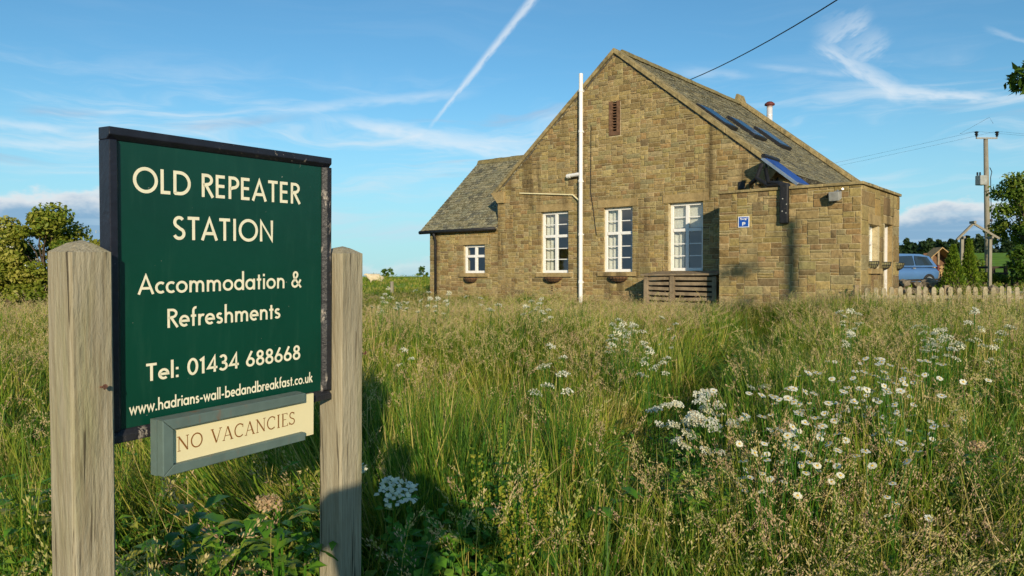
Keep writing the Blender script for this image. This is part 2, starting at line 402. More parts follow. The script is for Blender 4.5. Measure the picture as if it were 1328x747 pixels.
M['cable'] = pmat('black_cable', (0.012, 0.012, 0.012), 0.6, 0.1, 5)

M['grass'] = leafmat('grass_blade', [(0.0, (0.050, 0.130, 0.012)), (0.30, (0.130, 0.235, 0.018)), (0.55, (0.290, 0.330, 0.036)), (0.76, (0.46, 0.39, 0.090)), (1.0, (0.58, 0.45, 0.18))], trans=0.28)
M['seed'] = leafmat('grass_seed_head', [(0.0, (0.44, 0.42, 0.14)), (0.4, (0.60, 0.48, 0.23)), (0.75, (0.58, 0.41, 0.24)), (1.0, (0.46, 0.29, 0.19))], trans=0.30)
M['dock'] = leafmat('dock_seed', [(0.0, (0.20, 0.27, 0.03)), (0.5, (0.36, 0.34, 0.04)), (1.0, (0.42, 0.22, 0.05))], trans=0.3)
M['weed'] = leafmat('broad_leaf', [(0.0, (0.045, 0.15, 0.012)), (0.55, (0.10, 0.25, 0.020)), (0.85, (0.22, 0.33, 0.035)), (1.0, (0.36, 0.34, 0.07))], trans=0.32, rough=0.45)
M['petal'] = leafmat('white_petal', [(0.0, (0.78, 0.78, 0.70)), (0.6, (0.82, 0.80, 0.66)), (1.0, (0.80, 0.74, 0.50))], trans=0.25)
M['disc'] = pmat('yellow_flower_disc', (0.62, 0.38, 0.02), 0.8, 0.1, 20)
M['elder'] = leafmat('elder_leaf', [(0.0, (0.055, 0.110, 0.012)), (0.45, (0.125, 0.190, 0.018)), (0.8, (0.25, 0.27, 0.03)), (1.0, (0.40, 0.37, 0.08))], trans=0.3)
M['ash'] = leafmat('ash_leaf', [(0.0, (0.045, 0.100, 0.012)), (0.5, (0.095, 0.165, 0.016)), (1.0, (0.22, 0.25, 0.035))], trans=0.3)
M['conifer'] = leafmat('conifer_spray', [(0.0, (0.06, 0.12, 0.010)), (0.5, (0.13, 0.21, 0.015)), (1.0, (0.24, 0.28, 0.025))], trans=0.15)
M['farwood'] = leafmat('far_wood_leaf', [(0.0, (0.012, 0.030, 0.008)), (0.6, (0.025, 0.050, 0.014)), (1.0, (0.05, 0.075, 0.02))], trans=0.1)

# ------------------------------------------------------------------ terrain
GY = [-200, -30, -0.35, 0.5, 5, 10, 16, 24, 38, 60, 100, 150, 260, 600, 2000, 9000]
GZ = [-2.2, -1.45, -1.43, -1.58, -1.32, -1.08, -0.88, -0.78, -0.42, -0.24, -0.04, -0.15, -2.5, -9, -30, -90]
def sstep(t): t = min(1, max(0, t)); return t*t*(3-2*t)
def gz(x, y):
    z = float(np.interp(y, GY, GZ)) + EYE
    z += 6.0*sstep((x-25)/70)*sstep((y-45)/150)
    if y < 60: z += 0.05*math.sin(x*0.7+1.3)*math.cos(y*0.55)*sstep((y+2)/4)
    return z
def at_ground(px, py, h=0.0):
    """point on the ground (plus height h) seen at a photo pixel"""
    d = ray(px, py); lo, hi = 0.8, 400.0
    prev = 0.8; Y = 0.8
    while Y < 400:
        if EYE + d.z*Y <= gz(d.x*Y, Y) + h: break
        prev = Y; Y *= 1.02
    return Vector((d.x*Y, Y, gz(d.x*Y, Y)))

def ground_sheet():
    xs = sorted(set([round(v, 3) for v in list(np.arange(-40, 60.1, 1.0)) + [-a for a in np.geomspace(42, 9000, 34)] + list(np.geomspace(62, 9000, 34))]))
    ys = sorted(set([round(v, 3) for v in list(np.arange(-20, 70.1, 1.0)) + [-a for a in np.geomspace(22, 6000, 20)] + list(np.geomspace(72, 9000, 50))]))
    V = [(x, y, gz(x, y)) for y in ys for x in xs]; n = len(xs)
    Fc = [(j*n+i, j*n+i+1, (j+1)*n+i+1, (j+1)*n+i) for j in range(len(ys)-1) for i in range(n-1)]
    me = bpy.data.meshes.new('ground'); me.from_pydata(V, [], Fc); me.polygons.foreach_set('use_smooth', [True]*len(Fc)); me.update()
    m = pmat('pasture', (0.115, 0.19, 0.02), 0.95, 0.3, 0.35, bump=0.6, bscale=3.0, spec=0.1, second=((0.22, 0.20, 0.05), 1.2, 0.5, 0.7, 0.6))
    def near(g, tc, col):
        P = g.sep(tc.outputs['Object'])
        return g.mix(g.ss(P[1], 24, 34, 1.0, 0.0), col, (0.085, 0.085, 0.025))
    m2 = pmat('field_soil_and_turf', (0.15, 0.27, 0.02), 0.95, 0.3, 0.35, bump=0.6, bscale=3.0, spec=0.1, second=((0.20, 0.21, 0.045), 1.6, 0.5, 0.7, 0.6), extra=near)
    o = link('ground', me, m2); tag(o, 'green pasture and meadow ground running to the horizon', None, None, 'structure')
ground_sheet()

# ------------------------------------------------------------------ the stone building
BO = Vector((6.04, 17.86)); BR = Vector((0.7787, -0.6274)); BI = Vector((0.6274, 0.7787))
def B(s, q, z):
    """s along the gable front (right positive), q inward from it, z above eye level"""
    p = BO + BR*s + BI*q
    return Vector((p.x, p.y, z + EYE))
BASE = -1.25
SL, SR, SA = -8.30, 0.0, -4.26           # gable corners and apex
ZE, ZA = 2.50, 5.90                       # eaves and apex of the wall
QB = 8.2                                  # length of the hall
AX0, AX1, AQ0, AQ1, AZ = -0.70, 2.28, -1.39, 1.75, 1.82
bld = empty('stone_building', B(-4, 0, BASE), 'sandstone gabled hall with slate roof, side wing and flat-roofed annexe', 'building')

def wall_body(P, a0, a1, top, openings, thick=0.32, base=BASE, breaks=()):
    """solid wall of butted prisms round the openings; P(a, b, n)"""
    mb = MB()
    xs = sorted(set([a0, a1] + [o[0] for o in openings] + [o[1] for o in openings] + list(breaks)))
    def prism(x0, x1, zb0, zb1, zt0, zt1):
        mb.hexa([P(x0, zb0, -thick), P(x1, zb1, -thick), P(x1, zb1, 0), P(x0, zb0, 0), P(x0, zt0, -thick), P(x1, zt1, -thick), P(x1, zt1, 0), P(x0, zt0, 0)])
    for x0, x1 in zip(xs[:-1], xs[1:]):
        xm = (x0+x1)/2; ops = sorted([(o[2], o[3]) for o in openings if o[0] < xm < o[1]])
        z = base
        for (z0, z1) in ops:
            if z0 > z: prism(x0, x1, z, z, z0, z0)
            z = z1
        prism(x0, x1, z, z, top(x0), top(x1))
    return mb

def clip_poly(poly, clip):
    out = poly
    for i in range(len(clip)):
        a, b = clip[i], clip[(i+1) % len(clip)]; inp, out = out, []
        def side(p): return (b[0]-a[0])*(p[1]-a[1]) - (b[1]-a[1])*(p[0]-a[0])
        for j in range(len(inp)):
            p, q = inp[j], inp[(j+1) % len(inp)]; sp, sq = side(p), side(q)
            if sp >= 0: out.append(p)
            if (sp >= 0) != (sq >= 0):
                t = sp/(sp-sq); out.append((p[0]+t*(q[0]-p[0]), p[1]+t*(q[1]-p[1])))
        if not out: return []
    return out

PAL = [(0.375, 0.280, 0.122), (0.345, 0.255, 0.108), (0.42, 0.320, 0.150), (0.285, 0.210, 0.088), (0.23, 0.150, 0.068), (0.31, 0.265, 0.130), (0.34, 0.215, 0.092), (0.18, 0.135, 0.070)]
PALW = [5, 5, 4, 4, 2.5, 3, 2.5, 1.2]
def pack(a0, a1, b0, b1, unit, blocked, hs, ws, r):
    nx = int(round((a1-a0)/unit)); ny = int(round((b1-b0)/unit))
    ux = (a1-a0)/nx; uy = (b1-b0)/ny
    occ = [[False]*nx for _ in range(ny)]
    for (x0, x1, z0, z1) in blocked:
        for j in range(ny):
            for i in range(nx):
                cx_, cz_ = a0+(i+.5)*ux, b0+(j+.5)*uy
                if x0 < cx_ < x1 and z0 < cz_ < z1: occ[j][i] = True
    out = []
    for j in range(ny):
        i = 0
        while i < nx:
            if occ[j][i]: i += 1; continue
            run = 0
            while i+run < nx and not occ[j][i+run]: run += 1
            w = r.choice(ws); h = r.choice(hs)
            if run - w < 2: w = run if run <= max(ws)+1 else run//2
            w = min(w, run); h = min(h, ny-j)
            while h > 1 and any(occ[j+k][i+m] for k in range(h) for m in range(w)): h -= 1
            for k in range(h):
                for m in range(w): occ[j+k][i+m] = True
            out.append((a0+i*ux, a0+(i+w)*ux, b0+j*uy, b0+(j+h)*uy)); i += w
    return out

CANDS = []       # (apparent size, wall part, P, polygon, colour, seed)
def stone_geo(mb, P, poly, col, r, proud=0.019):
    n = len(poly); cx_ = sum(p[0] for p in poly)/n; cz_ = sum(p[1] for p in poly)/n
    g = 0.0042
    def shrink(p, d):
        dx, dz = p[0]-cx_, p[1]-cz_
        return (p[0]-math.copysign(min(abs(dx), d), dx), p[1]-math.copysign(min(abs(dz), d), dz))
    d0 = proud*r.uniform(0.45, 1.15)
    outer = [shrink(p, g + r.uniform(0, 0.004)) for p in poly]
    inner = [shrink(p, 0.006+g + r.uniform(0, 0.008)) for p in poly]
    vs = [P(a, b, -0.02) for a, b in outer] + [P(a, b, d0*0.55) for a, b in outer] + [P(a, b, d0 + r.uniform(-.004, .004)) for a, b in inner]
    vs.append(P(cx_ + r.uniform(-.02, .02), cz_ + r.uniform(-.01, .01), d0 + r.uniform(0.0, 0.012)))
    fs = []
    for i in range(n):
        k = (i+1) % n
        fs += [(i, k, k+n, i+n), (i+n, k+n, k+2*n, i+2*n), (i+2*n, k+2*n, 3*n)]
    mb.add(vs, fs, 0, col)

def lay_stones(wall, P, a0, a1, b0, b1, unit, blocked, clip, r, hs, ws, tone=1.0):
    cam_p = Vector((0, 0, EYE))
    for (x0, x1, z0, z1) in pack(a0, a1, b0, b1, unit, blocked, hs, ws, r):
        poly = [(x0, z0), (x1, z0), (x1, z1), (x0, z1)]
        if clip: poly = clip_poly(poly, clip)
        if len(poly) < 3: continue
        ar = abs(sum(poly[i][0]*poly[(i+1) % len(poly)][1]-poly[(i+1) % len(poly)][0]*poly[i][1] for i in range(len(poly))))/2
        if ar < 0.0012: continue
        c = r.choices(PAL, PALW)[0]; f = r.uniform(0.82, 1.06)*tone; c = tuple(k_*.78 + m_*.22 for k_, m_ in zip(c, (0.325, 0.245, 0.104)))
        c = (c[0]*f, c[1]*f*r.uniform(.96, 1.04), c[2]*f*r.uniform(.9, 1.1))
        mid = P((x0+x1)/2, (z0+z1)/2, 0); nrm = (P((x0+x1)/2, (z0+z1)/2, 1)-mid)
        v = mid-cam_p; app = ar*abs(nrm.dot(v.normalized()))/v.length_squared
        if mid.z < 0.85: app *= 0.05              # hidden down in the grass
        CANDS.append((app, wall, P, poly, c, r.random()))

Pg = lambda a, b, n: B(a, -n, b)
Pw = lambda a, b, n: B(a, 0.02-n, b)
Pf = lambda a, b, n: B(a, AQ0-n, b)
Ps = lambda a, b, n: B(AX1+n, a, b)

def verge_z(s, up=0.0):
    return (ZE + (ZA-ZE)*(s-SL)/(SA-SL) if s <= SA else ZA + (ZE-ZA)*(s-SA)/(SR-SA)) + up

WIN = [(-6.70, -5.74, 0.09, 1.82), (-4.61, -3.71, 0.11, 1.83), (-2.66, -1.74, 0.13, 1.84)]
WSM = (-9.72, -8.82, 0.09, 0.96)
SLIT = (-4.40, -4.11, 3.77, 4.62)
gable = wall_body(Pg, SL, SR, verge_z, WIN + [SLIT], breaks=[SA]).build('gable_wall', M['mortar'], bld)
wing = wall_body(Pw, -11.17, SL, lambda s: 1.50, [WSM]).build('wing_wall', M['mortar'], bld)
AWIN = (AQ0+0.62, AQ0+1.28, 0.16, 1.06); ADOOR = (AQ0+1.86, AQ0+2.56, BASE, 1.14)
annf = wall_body(Pf, AX0, AX1, lambda s: AZ, []).build('annexe_front_wall', M['mortar'], bld)
anns = wall_body(Ps, AQ0+0.32, AQ1, lambda s: AZ, [AWIN, ADOOR]).build('annexe_side_wall', M['mortar'], bld)

r1 = random.Random(3)
def around(w, l=0.18, up=0.20, dn=0.13, side=0.0): return (w[0]-side, w[1]+side, w[2]-0.001, w[3]+0.001)
blk = []
for w in WIN: blk += [(w[0], w[1], w[2]-0.01, w[3]), (w[0]-0.16, w[1]+0.16, w[3], w[3]+0.21), (w[0]-0.14, w[1]+0.14, w[2]-0.12, w[2])]
blk.append((SLIT[0]-0.03, SLIT[1]+0.03, SLIT[2]-0.05, SLIT[3]+0.03))
lay_stones(gable, Pg, SL, SR, -0.98, ZA, 0.058, blk, [(SL, -2), (SR, -2), (SR, ZE), (SA, ZA), (SL, ZE)], r1, [2, 2, 2, 3, 1, 2, 2], [3, 3, 4, 4, 5, 5, 6, 2])
w = WSM
lay_stones(wing, Pw, -11.17, SL, -0.98, 1.36, 0.058, [(w[0], w[1], w[2]-0.01, w[3]), (w[0]-0.14, w[1]+0.14, w[3], w[3]+0.17), (w[0]-0.14, w[1]+0.14, w[2]-0.12, w[2])], None, r1, [2, 2, 2, 3, 1], [3, 4, 4, 5, 6])
lay_stones(annf, Pf, AX0, AX1, -0.98, AZ, 0.0585, [], None, r1, [2, 2, 3, 2, 3, 1], [4, 5, 6, 7, 3, 4, 8])
lay_stones(anns, Ps, AQ0, AQ1, -0.98, AZ, 0.10, [(AWIN[0]-.1, AWIN[1]+.1, AWIN[2]-.02, AWIN[3]+.18), (ADOOR[0]-.1, ADOOR[1]+.1, -2, ADOOR[3]+.18)], None, r1, [3, 3, 2, 4], [4, 5, 6, 7], 1.02)
CANDS.sort(key=lambda c: -c[0])
rest = {}
for k, (app, wl, P, poly, c, sd) in enumerate(CANDS):
    r = random.Random(int(sd*1e9))
    if k < 290:
        mb = MB(); stone_geo(mb, P, poly, c, r); mb.build('stone', M['stone'], wl, attr=True)
    else:
        stone_geo(rest.setdefault(wl.name, (wl, MB()))[1], P, poly, c, r)
for nm, (wl, mb) in rest.items():
    o = mb.build('stonework', M['stone'], wl, attr=True); o['kind'] = 'stuff'

# walls out of sight close the building so that its rooms are dark
def inner_wall(name, p0, p1, z0, z1, t=0.3, top=None):
    mb = MB(); d = (Vector(p1)-Vector(p0)); n = Vector((-d.y, d.x)).normalized()*t
    q = [B(p0[0], p0[1], z0), B(p1[0], p1[1], z0), B(p1[0]+n.x, p1[1]+n.y, z0), B(p0[0]+n.x, p0[1]+n.y, z0)]
    h = [Vector((p.x, p.y, z1+EYE)) for p in q]
    mb.hexa(q + h); return mb.build(name, M['dressed'], bld)
inner_wall('side_wall', (SR-0.001, 0.32), (SR-0.001, QB), BASE, ZE)
inner_wall('side_wall', (SL+0.3, 0.32), (SL+0.3, QB), BASE, ZE)
rear = MB()
rear.add([B(SL, QB, BASE), B(SR, QB, BASE), B(SR, QB, ZE), B(SA, QB, ZA), B(SL, QB, ZE), B(SL, QB+.32, BASE), B(SR, QB+.32, BASE), B(SR, QB+.32, ZE), B(SA, QB+.32, ZA), B(SL, QB+.32, ZE)],
         [(4,3,2,1,0), (5,6,7,8,9), (0,1,6,5), (1,2,7,6), (2,3,8,7), (3,4,9,8), (4,0,5,9)])
rear.build('rear_wall', M['dressed'], bld)
inner_wall('wing_end_wall', (-11.17+0.3, 0.42), (-11.17+0.3, 5.3), BASE, 1.5)
inner_wall('wing_rear_wall', (-8.0, 5.3), (-11.17, 5.3), BASE, 1.5)
wg = MB()   # wing end gable above the eaves
wg.add([B(-11.17, .1, 1.5), B(-11.17, 5.3, 1.5), B(-11.17, 2.7, 3.86), B(-10.87, .1, 1.5), B(-10.87, 5.3, 1.5), B(-10.87, 2.7, 3.86)], [(0,1,2), (5,4,3), (0,3,4,1), (1,4,5,2), (2,5,3,0)])
wg.build('wing_gable', M['dressed'], bld)
inner_wall('annexe_rear_wall', (AX1, AQ1-0.3), (SR+0.001, AQ1-0.3), BASE, AZ)
inner_wall('annexe_return_wall', (AX0+0.3, AQ0+0.32), (AX0+0.3, -0.001), BASE, AZ)
fl = MB(); fl.hexa([B(-11.1, .1, -0.95), B(SR, .1, -0.95), B(SR, QB, -0.95), B(-11.1, QB, -0.95), B(-11.1, .1, -0.85), B(SR, .1, -0.85), B(SR, QB, -0.85), B(-11.1, QB, -0.85)])
fl.build('floor', M['plaster'], bld)
pt = MB(); pt.hexa([B(SL+.3, 2.6, -0.85), B(SR-.3, 2.6, -0.85), B(SR-.3, 2.7, -0.85), B(SL+.3, 2.7, -0.85), B(SL+.3, 2.6, 2.5), B(SR-.3, 2.6, 2.5), B(SR-.3, 2.7, 2.5), B(SL+.3, 2.7, 2.5)])
pt.build('room_partition', M['plaster'], bld)
ce = MB(); ce.hexa([B(SL+.3, .33, 2.30), B(SR-.3, .33, 2.30), B(SR-.3, 3.6, 2.30), B(SL+.3, 3.6, 2.30), B(SL+.3, .33, 2.36), B(SR-.3, .33, 2.36), B(SR-.3, 3.6, 2.36), B(SL+.3, 3.6, 2.36)])
ce.build('room_ceiling', M['plaster'], bld)

# ---- roofs
def slates(mb, o, u, v, n, W, H, gauge, wid, r, cols, skip=None, thick=0.012):
    """courses of overlapping slates: o lower-left corner, u along eave, v up slope, n outward"""
    rows = int(H/gauge)+1
    for j in range(rows):
        y0 = j*gauge; y1 = min(y0 + gauge*1.7, H+0.02); x = -r.random()*wid
        while x < W:
            w_ = wid*r.uniform(0.75, 1.25); xa, xb = max(x, 0), min(x+w_-0.006, W)
            x += w_
            if xb - xa < 0.03: continue
            if skip and skip((xa+xb)/2, (y0+y1)/2): continue
            j0 = r.uniform(-.008, .008); l0 = thick*2.2 + r.uniform(-.003, .007); l1 = 0.004
            c = r.choice(cols); f = r.uniform(.75, 1.25); c = tuple(k*f for k in c)
            P_ = lambda a, b, h: o + u*a + v*b + n*h
            mb.hexa([P_(xa, y0+j0, l0-thick), P_(xb, y0+j0+r.uniform(-.006, .006), l0-thick), P_(xb, y1, l1-thick), P_(xa, y1, l1-thick),
                     P_(xa, y0+j0, l0), P_(xb, y0+j0, l0), P_(xb, y1, l1), P_(xa, y1, l1)], 0, c)
SC = [(0.17, 0.155, 0.10), (0.22, 0.20, 0.125), (0.13, 0.125, 0.09), (0.26, 0.225, 0.13), (0.19, 0.17, 0.095)]
r2 = random.Random(5)
def roof_slab(name, p, th=0.10, mat='slate'):
    n = (p[1]-p[0]).cross(p[3]-p[0]).normalized()
    if n.z < 0: n = -n
    mb = MB(); mb.hexa([q - n*th for q in p] + list(p), 0, (0.10, 0.09, 0.07)); return mb.build(name, M['slate'], bld, attr=True), n
slope = (ZA-ZE)/(SR-SA)
TOP = 0.07
# right-hand slope of the hall (overhangs the eaves a little)
eR = B(SR+0.22, -0.02, ZE-0.22*slope+TOP); rR = B(SA, -0.02, ZA+TOP)
u = Vector((BI.x, BI.y, 0)); v = (rR-eR).normalized(); Hs = (rR-eR).length
rs, nr = roof_slab('roof', [eR, eR+u*(QB-0.05), rR+u*(QB-0.05), rR], 0.10)
SKYL = [(0.30, 1.12), (2.20, 3.10), (4.10, 5.05)]
sk_v0 = (SR+0.22-(-1.36))*math.hypot(1, slope); sk_v1 = (SR+0.22-(-2.12))*math.hypot(1, slope)
mb = MB(); slates(mb, eR, u, v, nr, QB-0.05, Hs, 0.145, 0.27, r2, SC, lambda a, b: any(q0+0.02 < a < q1+0.02 for q0, q1 in SKYL) and sk_v0-.03 < b < sk_v1+.03)
o = mb.build('slates', M['slate'], rs, attr=True); o['kind'] = 'stuff'
# left-hand slope
slL = (ZA-ZE)/(SA-SL)
eL = B(SL-0.20, -0.02, ZE-0.20*slL+TOP); vL = (rR-eL).normalized()
ls, nl = roof_slab('roof', [rR, rR+u*(QB-0.05), eL+u*(QB-0.05), eL], 0.10)
mb = MB(); slates(mb, eL, u, vL, nl, QB-0.05, (rR-eL).length, 0.145, 0.27, r2, SC)
o = mb.build('slates', M['slate'], ls, attr=True); o['kind'] = 'stuff'
# wing roof
eW = B(-11.42, -0.16, 1.44); rW = B(-11.42, 2.7, 3.97); uW = Vector((BR.x, BR.y, 0)); vW = (rW-eW).normalized(); WL = 11.42+SL+0.02
HW = (rW-eW).length
ws_, nw = roof_slab('wing_roof', [eW, eW+uW*WL, rW+uW*WL, rW], 0.09)
mb = MB(); slates(mb, eW, uW, vW, nw, WL, HW, 0.135, 0.22, r2, SC + [(0.24, 0.215, 0.13), (0.20, 0.19, 0.12)])
o = mb.build('slates', M['slate'], ws_, attr=True); o['kind'] = 'stuff'
# behind the wing's ridge, and the piece that runs on over the hall's left slope
eW2 = B(-11.42, 5.56, 1.44)
w2, _ = roof_slab('wing_roof', [rW, rW+uW*WL, eW2+uW*WL, eW2], 0.09)
tri = MB()
zz = lambda z: (z-ZE-TOP)/slL
a_, b_ = B(SL+0.02, -0.0, 0), None
j0 = B(SL+0.015, 0.36, 1.44+(0.36+0.16)*(3.97-1.44)/2.86); j1 = B(SL+0.015, 2.7, 3.97); j2 = B(SL+zz(3.97), 2.7, 3.97); j3 = B(SL+0.015, 5.04, 1.44+(5.56-5.04)*(3.97-1.44)/2.86)
tri.add([j0, j1, j2], [(0, 1, 2)], 0, (0.17, 0.155, 0.10)); tri.add([j1, j3, j2], [(0, 1, 2)], 0, (0.17, 0.155, 0.10))
tri.build('valley_slates', M['slate'], bld, attr=True)
# ridges
def ridge(p0, p1, name, seg=0.42, wd=0.15, h=0.075):
    d = (p1-p0); L = d.length; d.normalize(); sd = d.cross(Vector((0, 0, 1))).normalized(); n = int(L/seg)
    for i in range(n):
        a = p0 + d*(i*L/n+0.004); b = p0 + d*((i+1)*L/n-0.004); dz = Vector((0, 0, rnd.uniform(-.006, .006)))
        mb = MB(); prof = [(-wd, -0.10), (-wd*.55, h*.45), (0, h), (wd*.55, h*.45), (wd, -0.10)]
        vs = [a+sd*x+Vector((0, 0, z))+dz for x, z in prof] + [b+sd*x+Vector((0, 0, z))+dz for x, z in prof]
        mb.add(vs, [(k, k+1, k+6, k+5) for k in range(4)] + [(0, 5, 9, 4), (4, 3, 2, 1, 0), (5, 6, 7, 8, 9)])
        mb.build('ridge_tile', M['ridge'], bld)
ridge(B(SA, 0.36, ZA+TOP+.05), B(SA, QB-.1, ZA+TOP+.05), 'ridge_tile')
ridge(B(-11.42, 2.7, 4.0), B(SL+1.5, 2.7, 4.0), 'ridge_tile', 0.35, 0.12, 0.06)
# front verge coping, in lengths, and the taller coping on the rear gable
def coping(q0, q1, up, th, seg, s_end_l, s_end_r):
    for (s0, s1) in ((SA, s_end_l), (SA, s_end_r)):
        z_at = lambda s: ZA - abs(s-SA)*(slL if s < SA else slope) + up
        n = max(1, int(abs(s1-s0)/seg))
        for i in range(n):
            a = s0+(s1-s0)*i/n; b = s0+(s1-s0)*(i+1)/n - math.copysign(0.006, s1-s0)
            jt = rnd.uniform(-.006, .006)
            mb = MB(); mb.hexa([B(a, q0+jt, z_at(a)), B(b, q0+jt, z_at(b)), B(b, q1, z_at(b)), B(a, q1, z_at(a)), B(a, q0+jt, z_at(a)+th), B(b, q0+jt, z_at(b)+th), B(b, q1, z_at(b)+th), B(a, q1, z_at(a)+th)])
            bevel(mb.build('coping_stone', M['coping'], bld), 0.012, 2)
coping(-0.075, 0.34, 0.004, 0.135, 0.62, SL-0.16, SR+0.10)
coping(QB-0.06, QB+0.42, 0.12, 0.16, 0.7, SL-0.2, SR+0.25)
mb = MB(); mb.hexa([B(SA-.14, QB-.1, ZA+.10), B(SA+.14, QB-.1, ZA+.10), B(SA+.14, QB+.45, ZA+.10), B(SA-.14, QB+.45, ZA+.10), B(SA-.03, QB-.1, ZA+.42), B(SA+.03, QB-.1, ZA+.42), B(SA+.03, QB+.45, ZA+.42), B(SA-.03, QB+.45, ZA+.42)])
mb.build('apex_stone', M['coping'], bld)
up_ = MB()   # rear gable upstand below its coping
for sgn, s1, sl_ in ((-1, SL, slL), (1, SR, slope)):
    up_.hexa([B(SA, QB-.02, ZA-.1), B(s1, QB-.02, ZE-.1), B(s1, QB+.34, ZE-.1), B(SA, QB+.34, ZA-.1), B(SA, QB-.02, ZA+.118), B(s1, QB-.02, ZE+.118), B(s1, QB+.34, ZE+.118), B(SA, QB+.34, ZA+.118)])
up_.build('gable_upstand', M['coping'], bld)
# kneelers
for s0, s1, zk in ((SL-0.22, SL+0.30, ZE-.14), (SR+0.16, SR-0.36, ZE-.16)):
    mb = MB(); mb.hexa([B(s1, -0.085, zk-.20), B((s0+s1)/2, -0.085, zk-.20), B((s0+s1)/2, .3, zk-.20), B(s1, .3, zk-.20), B(s1, -0.085, zk+.14), B(s0, -0.085, zk+.12), B(s0, .3, zk+.12), B(s1, .3, zk+.14)])
    bevel(mb.build('kneeler', M['dressed'], bld), 0.012)
# wing eaves: gutter, downpipe, fascia course
mb = MB(); mb.tube([B(-11.48, -0.14, 1.40), B(SL+.02, -0.14, 1.42)], 0.058, 8); mb.build('gutter', M['blackmetal'], bld, smooth=True)
mb = MB(); mb.hexa([B(-11.17, -0.03, 1.36), B(SL, -0.03, 1.36), B(SL, .018, 1.36), B(-11.17, .018, 1.36), B(-11.17, -0.03, 1.48), B(SL, -0.03, 1.48), B(SL, .018, 1.48), B(-11.17, .018, 1.48)])
mb.build('eaves_course', M['dressed'], bld)
dp = MB(); dp.tube([B(-10.86, -0.13, 1.38), B(-10.86, -0.10, 1.26), B(-10.86, -0.045, 1.14), B(-10.86, -0.045, -1.0)], 0.042, 8); dp.build('downpipe', M['blackmetal'], bld, smooth=True)
# annexe: roof, coping slabs
mb = MB(); mb.hexa([B(AX0+.3, AQ0+.3, 1.60), B(AX1-.3, AQ0+.3, 1.60), B(AX1-.3, AQ1-.3, 1.60), B(AX0+.3, AQ1-.3, 1.60)] + [B(AX0+.3, AQ0+.3, 1.68), B(AX1-.3, AQ0+.3, 1.68), B(AX1-.3, AQ1-.3, 1.68), B(AX0+.3, AQ1-.3, 1.68)])
mb.build('flat_roof', M['slate'], bld)
def slab(name, s0, s1, q0, q1, z0, z1, mat, parent=bld, bev=0.01):
    mb = MB(); mb.hexa([B(s0, q0, z0), B(s1, q0, z0), B(s1, q1, z0), B(s0, q1, z0), B(s0, q0, z1), B(s1, q0, z1), B(s1, q1, z1), B(s0, q1, z1)])
    o = mb.build(name, mat, parent)
    return bevel(o, bev) if bev else o
n = 4; 
for i in range(n):
    a, b = AX0-.05+(AX1-AX0+.11)*i/n, AX0-.05+(AX1-AX0+.11)*(i+1)/n-.006
    slab('coping_stone', a, b, AQ0-.06, AQ0+.34, AZ+.002, AZ+.062+rnd.uniform(-.004, .004), M['coping'])
for i in range(4):
    a, b = AQ0+.346+(AQ1-AQ0-.34)*i/4, AQ0+.346+(AQ1-AQ0-.34)*(i+1)/4-.006
    slab('coping_stone', AX1-.30, AX1+.06, a, b, AZ+.002, AZ+.062+rnd.uniform(-.004, .004), M['coping'])
slab('coping_stone', AX0-.05, AX0+.30, AQ0+.346, -.03, AZ+.002, AZ+.06, M['coping'])

# ---- windows
def bar(mb, P, a0, a1, b0, b1, n0, n1):
    mb.hexa([P(a0, b0, n0), P(a1, b0, n0), P(a1, b0, n1), P(a0, b0, n1), P(a0, b1, n0), P(a1, b1, n0), P(a1, b1, n1), P(a0, b1, n1)])
def window(P, w, rows_top, rows_bot, split, deep=0.10, fr=0.075, jamb=True):
    a0, a1, b0, b1 = w; n0, n1 = -deep-0.06, -deep
    am = (a0+a1)/2; bs = b0 + (b1-b0)*split
    mb = MB()
    bar(mb, P, a0, a0+fr, b0, b1, n0, n1); bar(mb, P, a1-fr, a1, b0, b1, n0, n1)
    bar(mb, P, a0+fr, a1-fr, b0, b0+fr, n0, n1+.004); bar(mb, P, a0+fr, a1-fr, b1-fr, b1, n0, n1+.004)
    bar(mb, P, am-.045, am+.045, b0+fr, b1-fr, n0, n1+.006); bar(mb, P, a0+fr, am-.045, bs-.04, bs+.04, n0, n1+.010); bar(mb, P, am+.045, a1-fr, bs-.04, bs+.04, n0, n1+.010)
    wn = bevel(mb.build('window', M['white'], bld), 0.005, 1)
    for (c0, c1) in ((a0+fr, am-.045), (am+.045, a1-fr)):
        for (d0, d1, rows) in ((b0+fr, bs-.04, rows_bot), (bs+.04, b1-fr, rows_top)):
            for k in range(rows):
                y0, y1 = d0+(d1-d0)*k/rows, d0+(d1-d0)*(k+1)/rows
                mb = MB(); t = rnd.uniform(-.003, .003)
                mb.add([P(c0, y0, n0+.032+t), P(c1, y0, n0+.032-t), P(c1, y1, n0+.032-t), P(c0, y1, n0+.032+t)], [(0, 1, 2, 3)]); mb.build('pane', M['glass'], wn)
                if k:
                    mb = MB(); bar(mb, P, c0, c1, y0-.012, y0+.012, n0+.02, n1-.012); mb.build('glazing_bar', M['white'], wn)
    # dressed surround
    mb = MB(); bar(mb, P, a0-.16, a1+.16, b1+.001, b1+.21, -.05, .030); bevel(mb.build('lintel', M['dressed'], bld), .008)
    mb = MB(); bar(mb, P, a0-.14, a1+.14, b0-.115, b0-.001, -.12, .075); bevel(mb.build('sill', M['dressed'], bld), .01)
for w in WIN: window(Pg, w, 2, 3, 0.60)
window(Pw, WSM, 1, 1, 0.60)
window(Ps, AWIN, 2, 3, 0.6, 0.11, 0.06)
mb = MB(); bar(mb, Ps, ADOOR[0]+.07, ADOOR[1]-.07, BASE, ADOOR[3]-.07, -.24, -.19); dr = mb.build('door', M['oldwood'], bld)
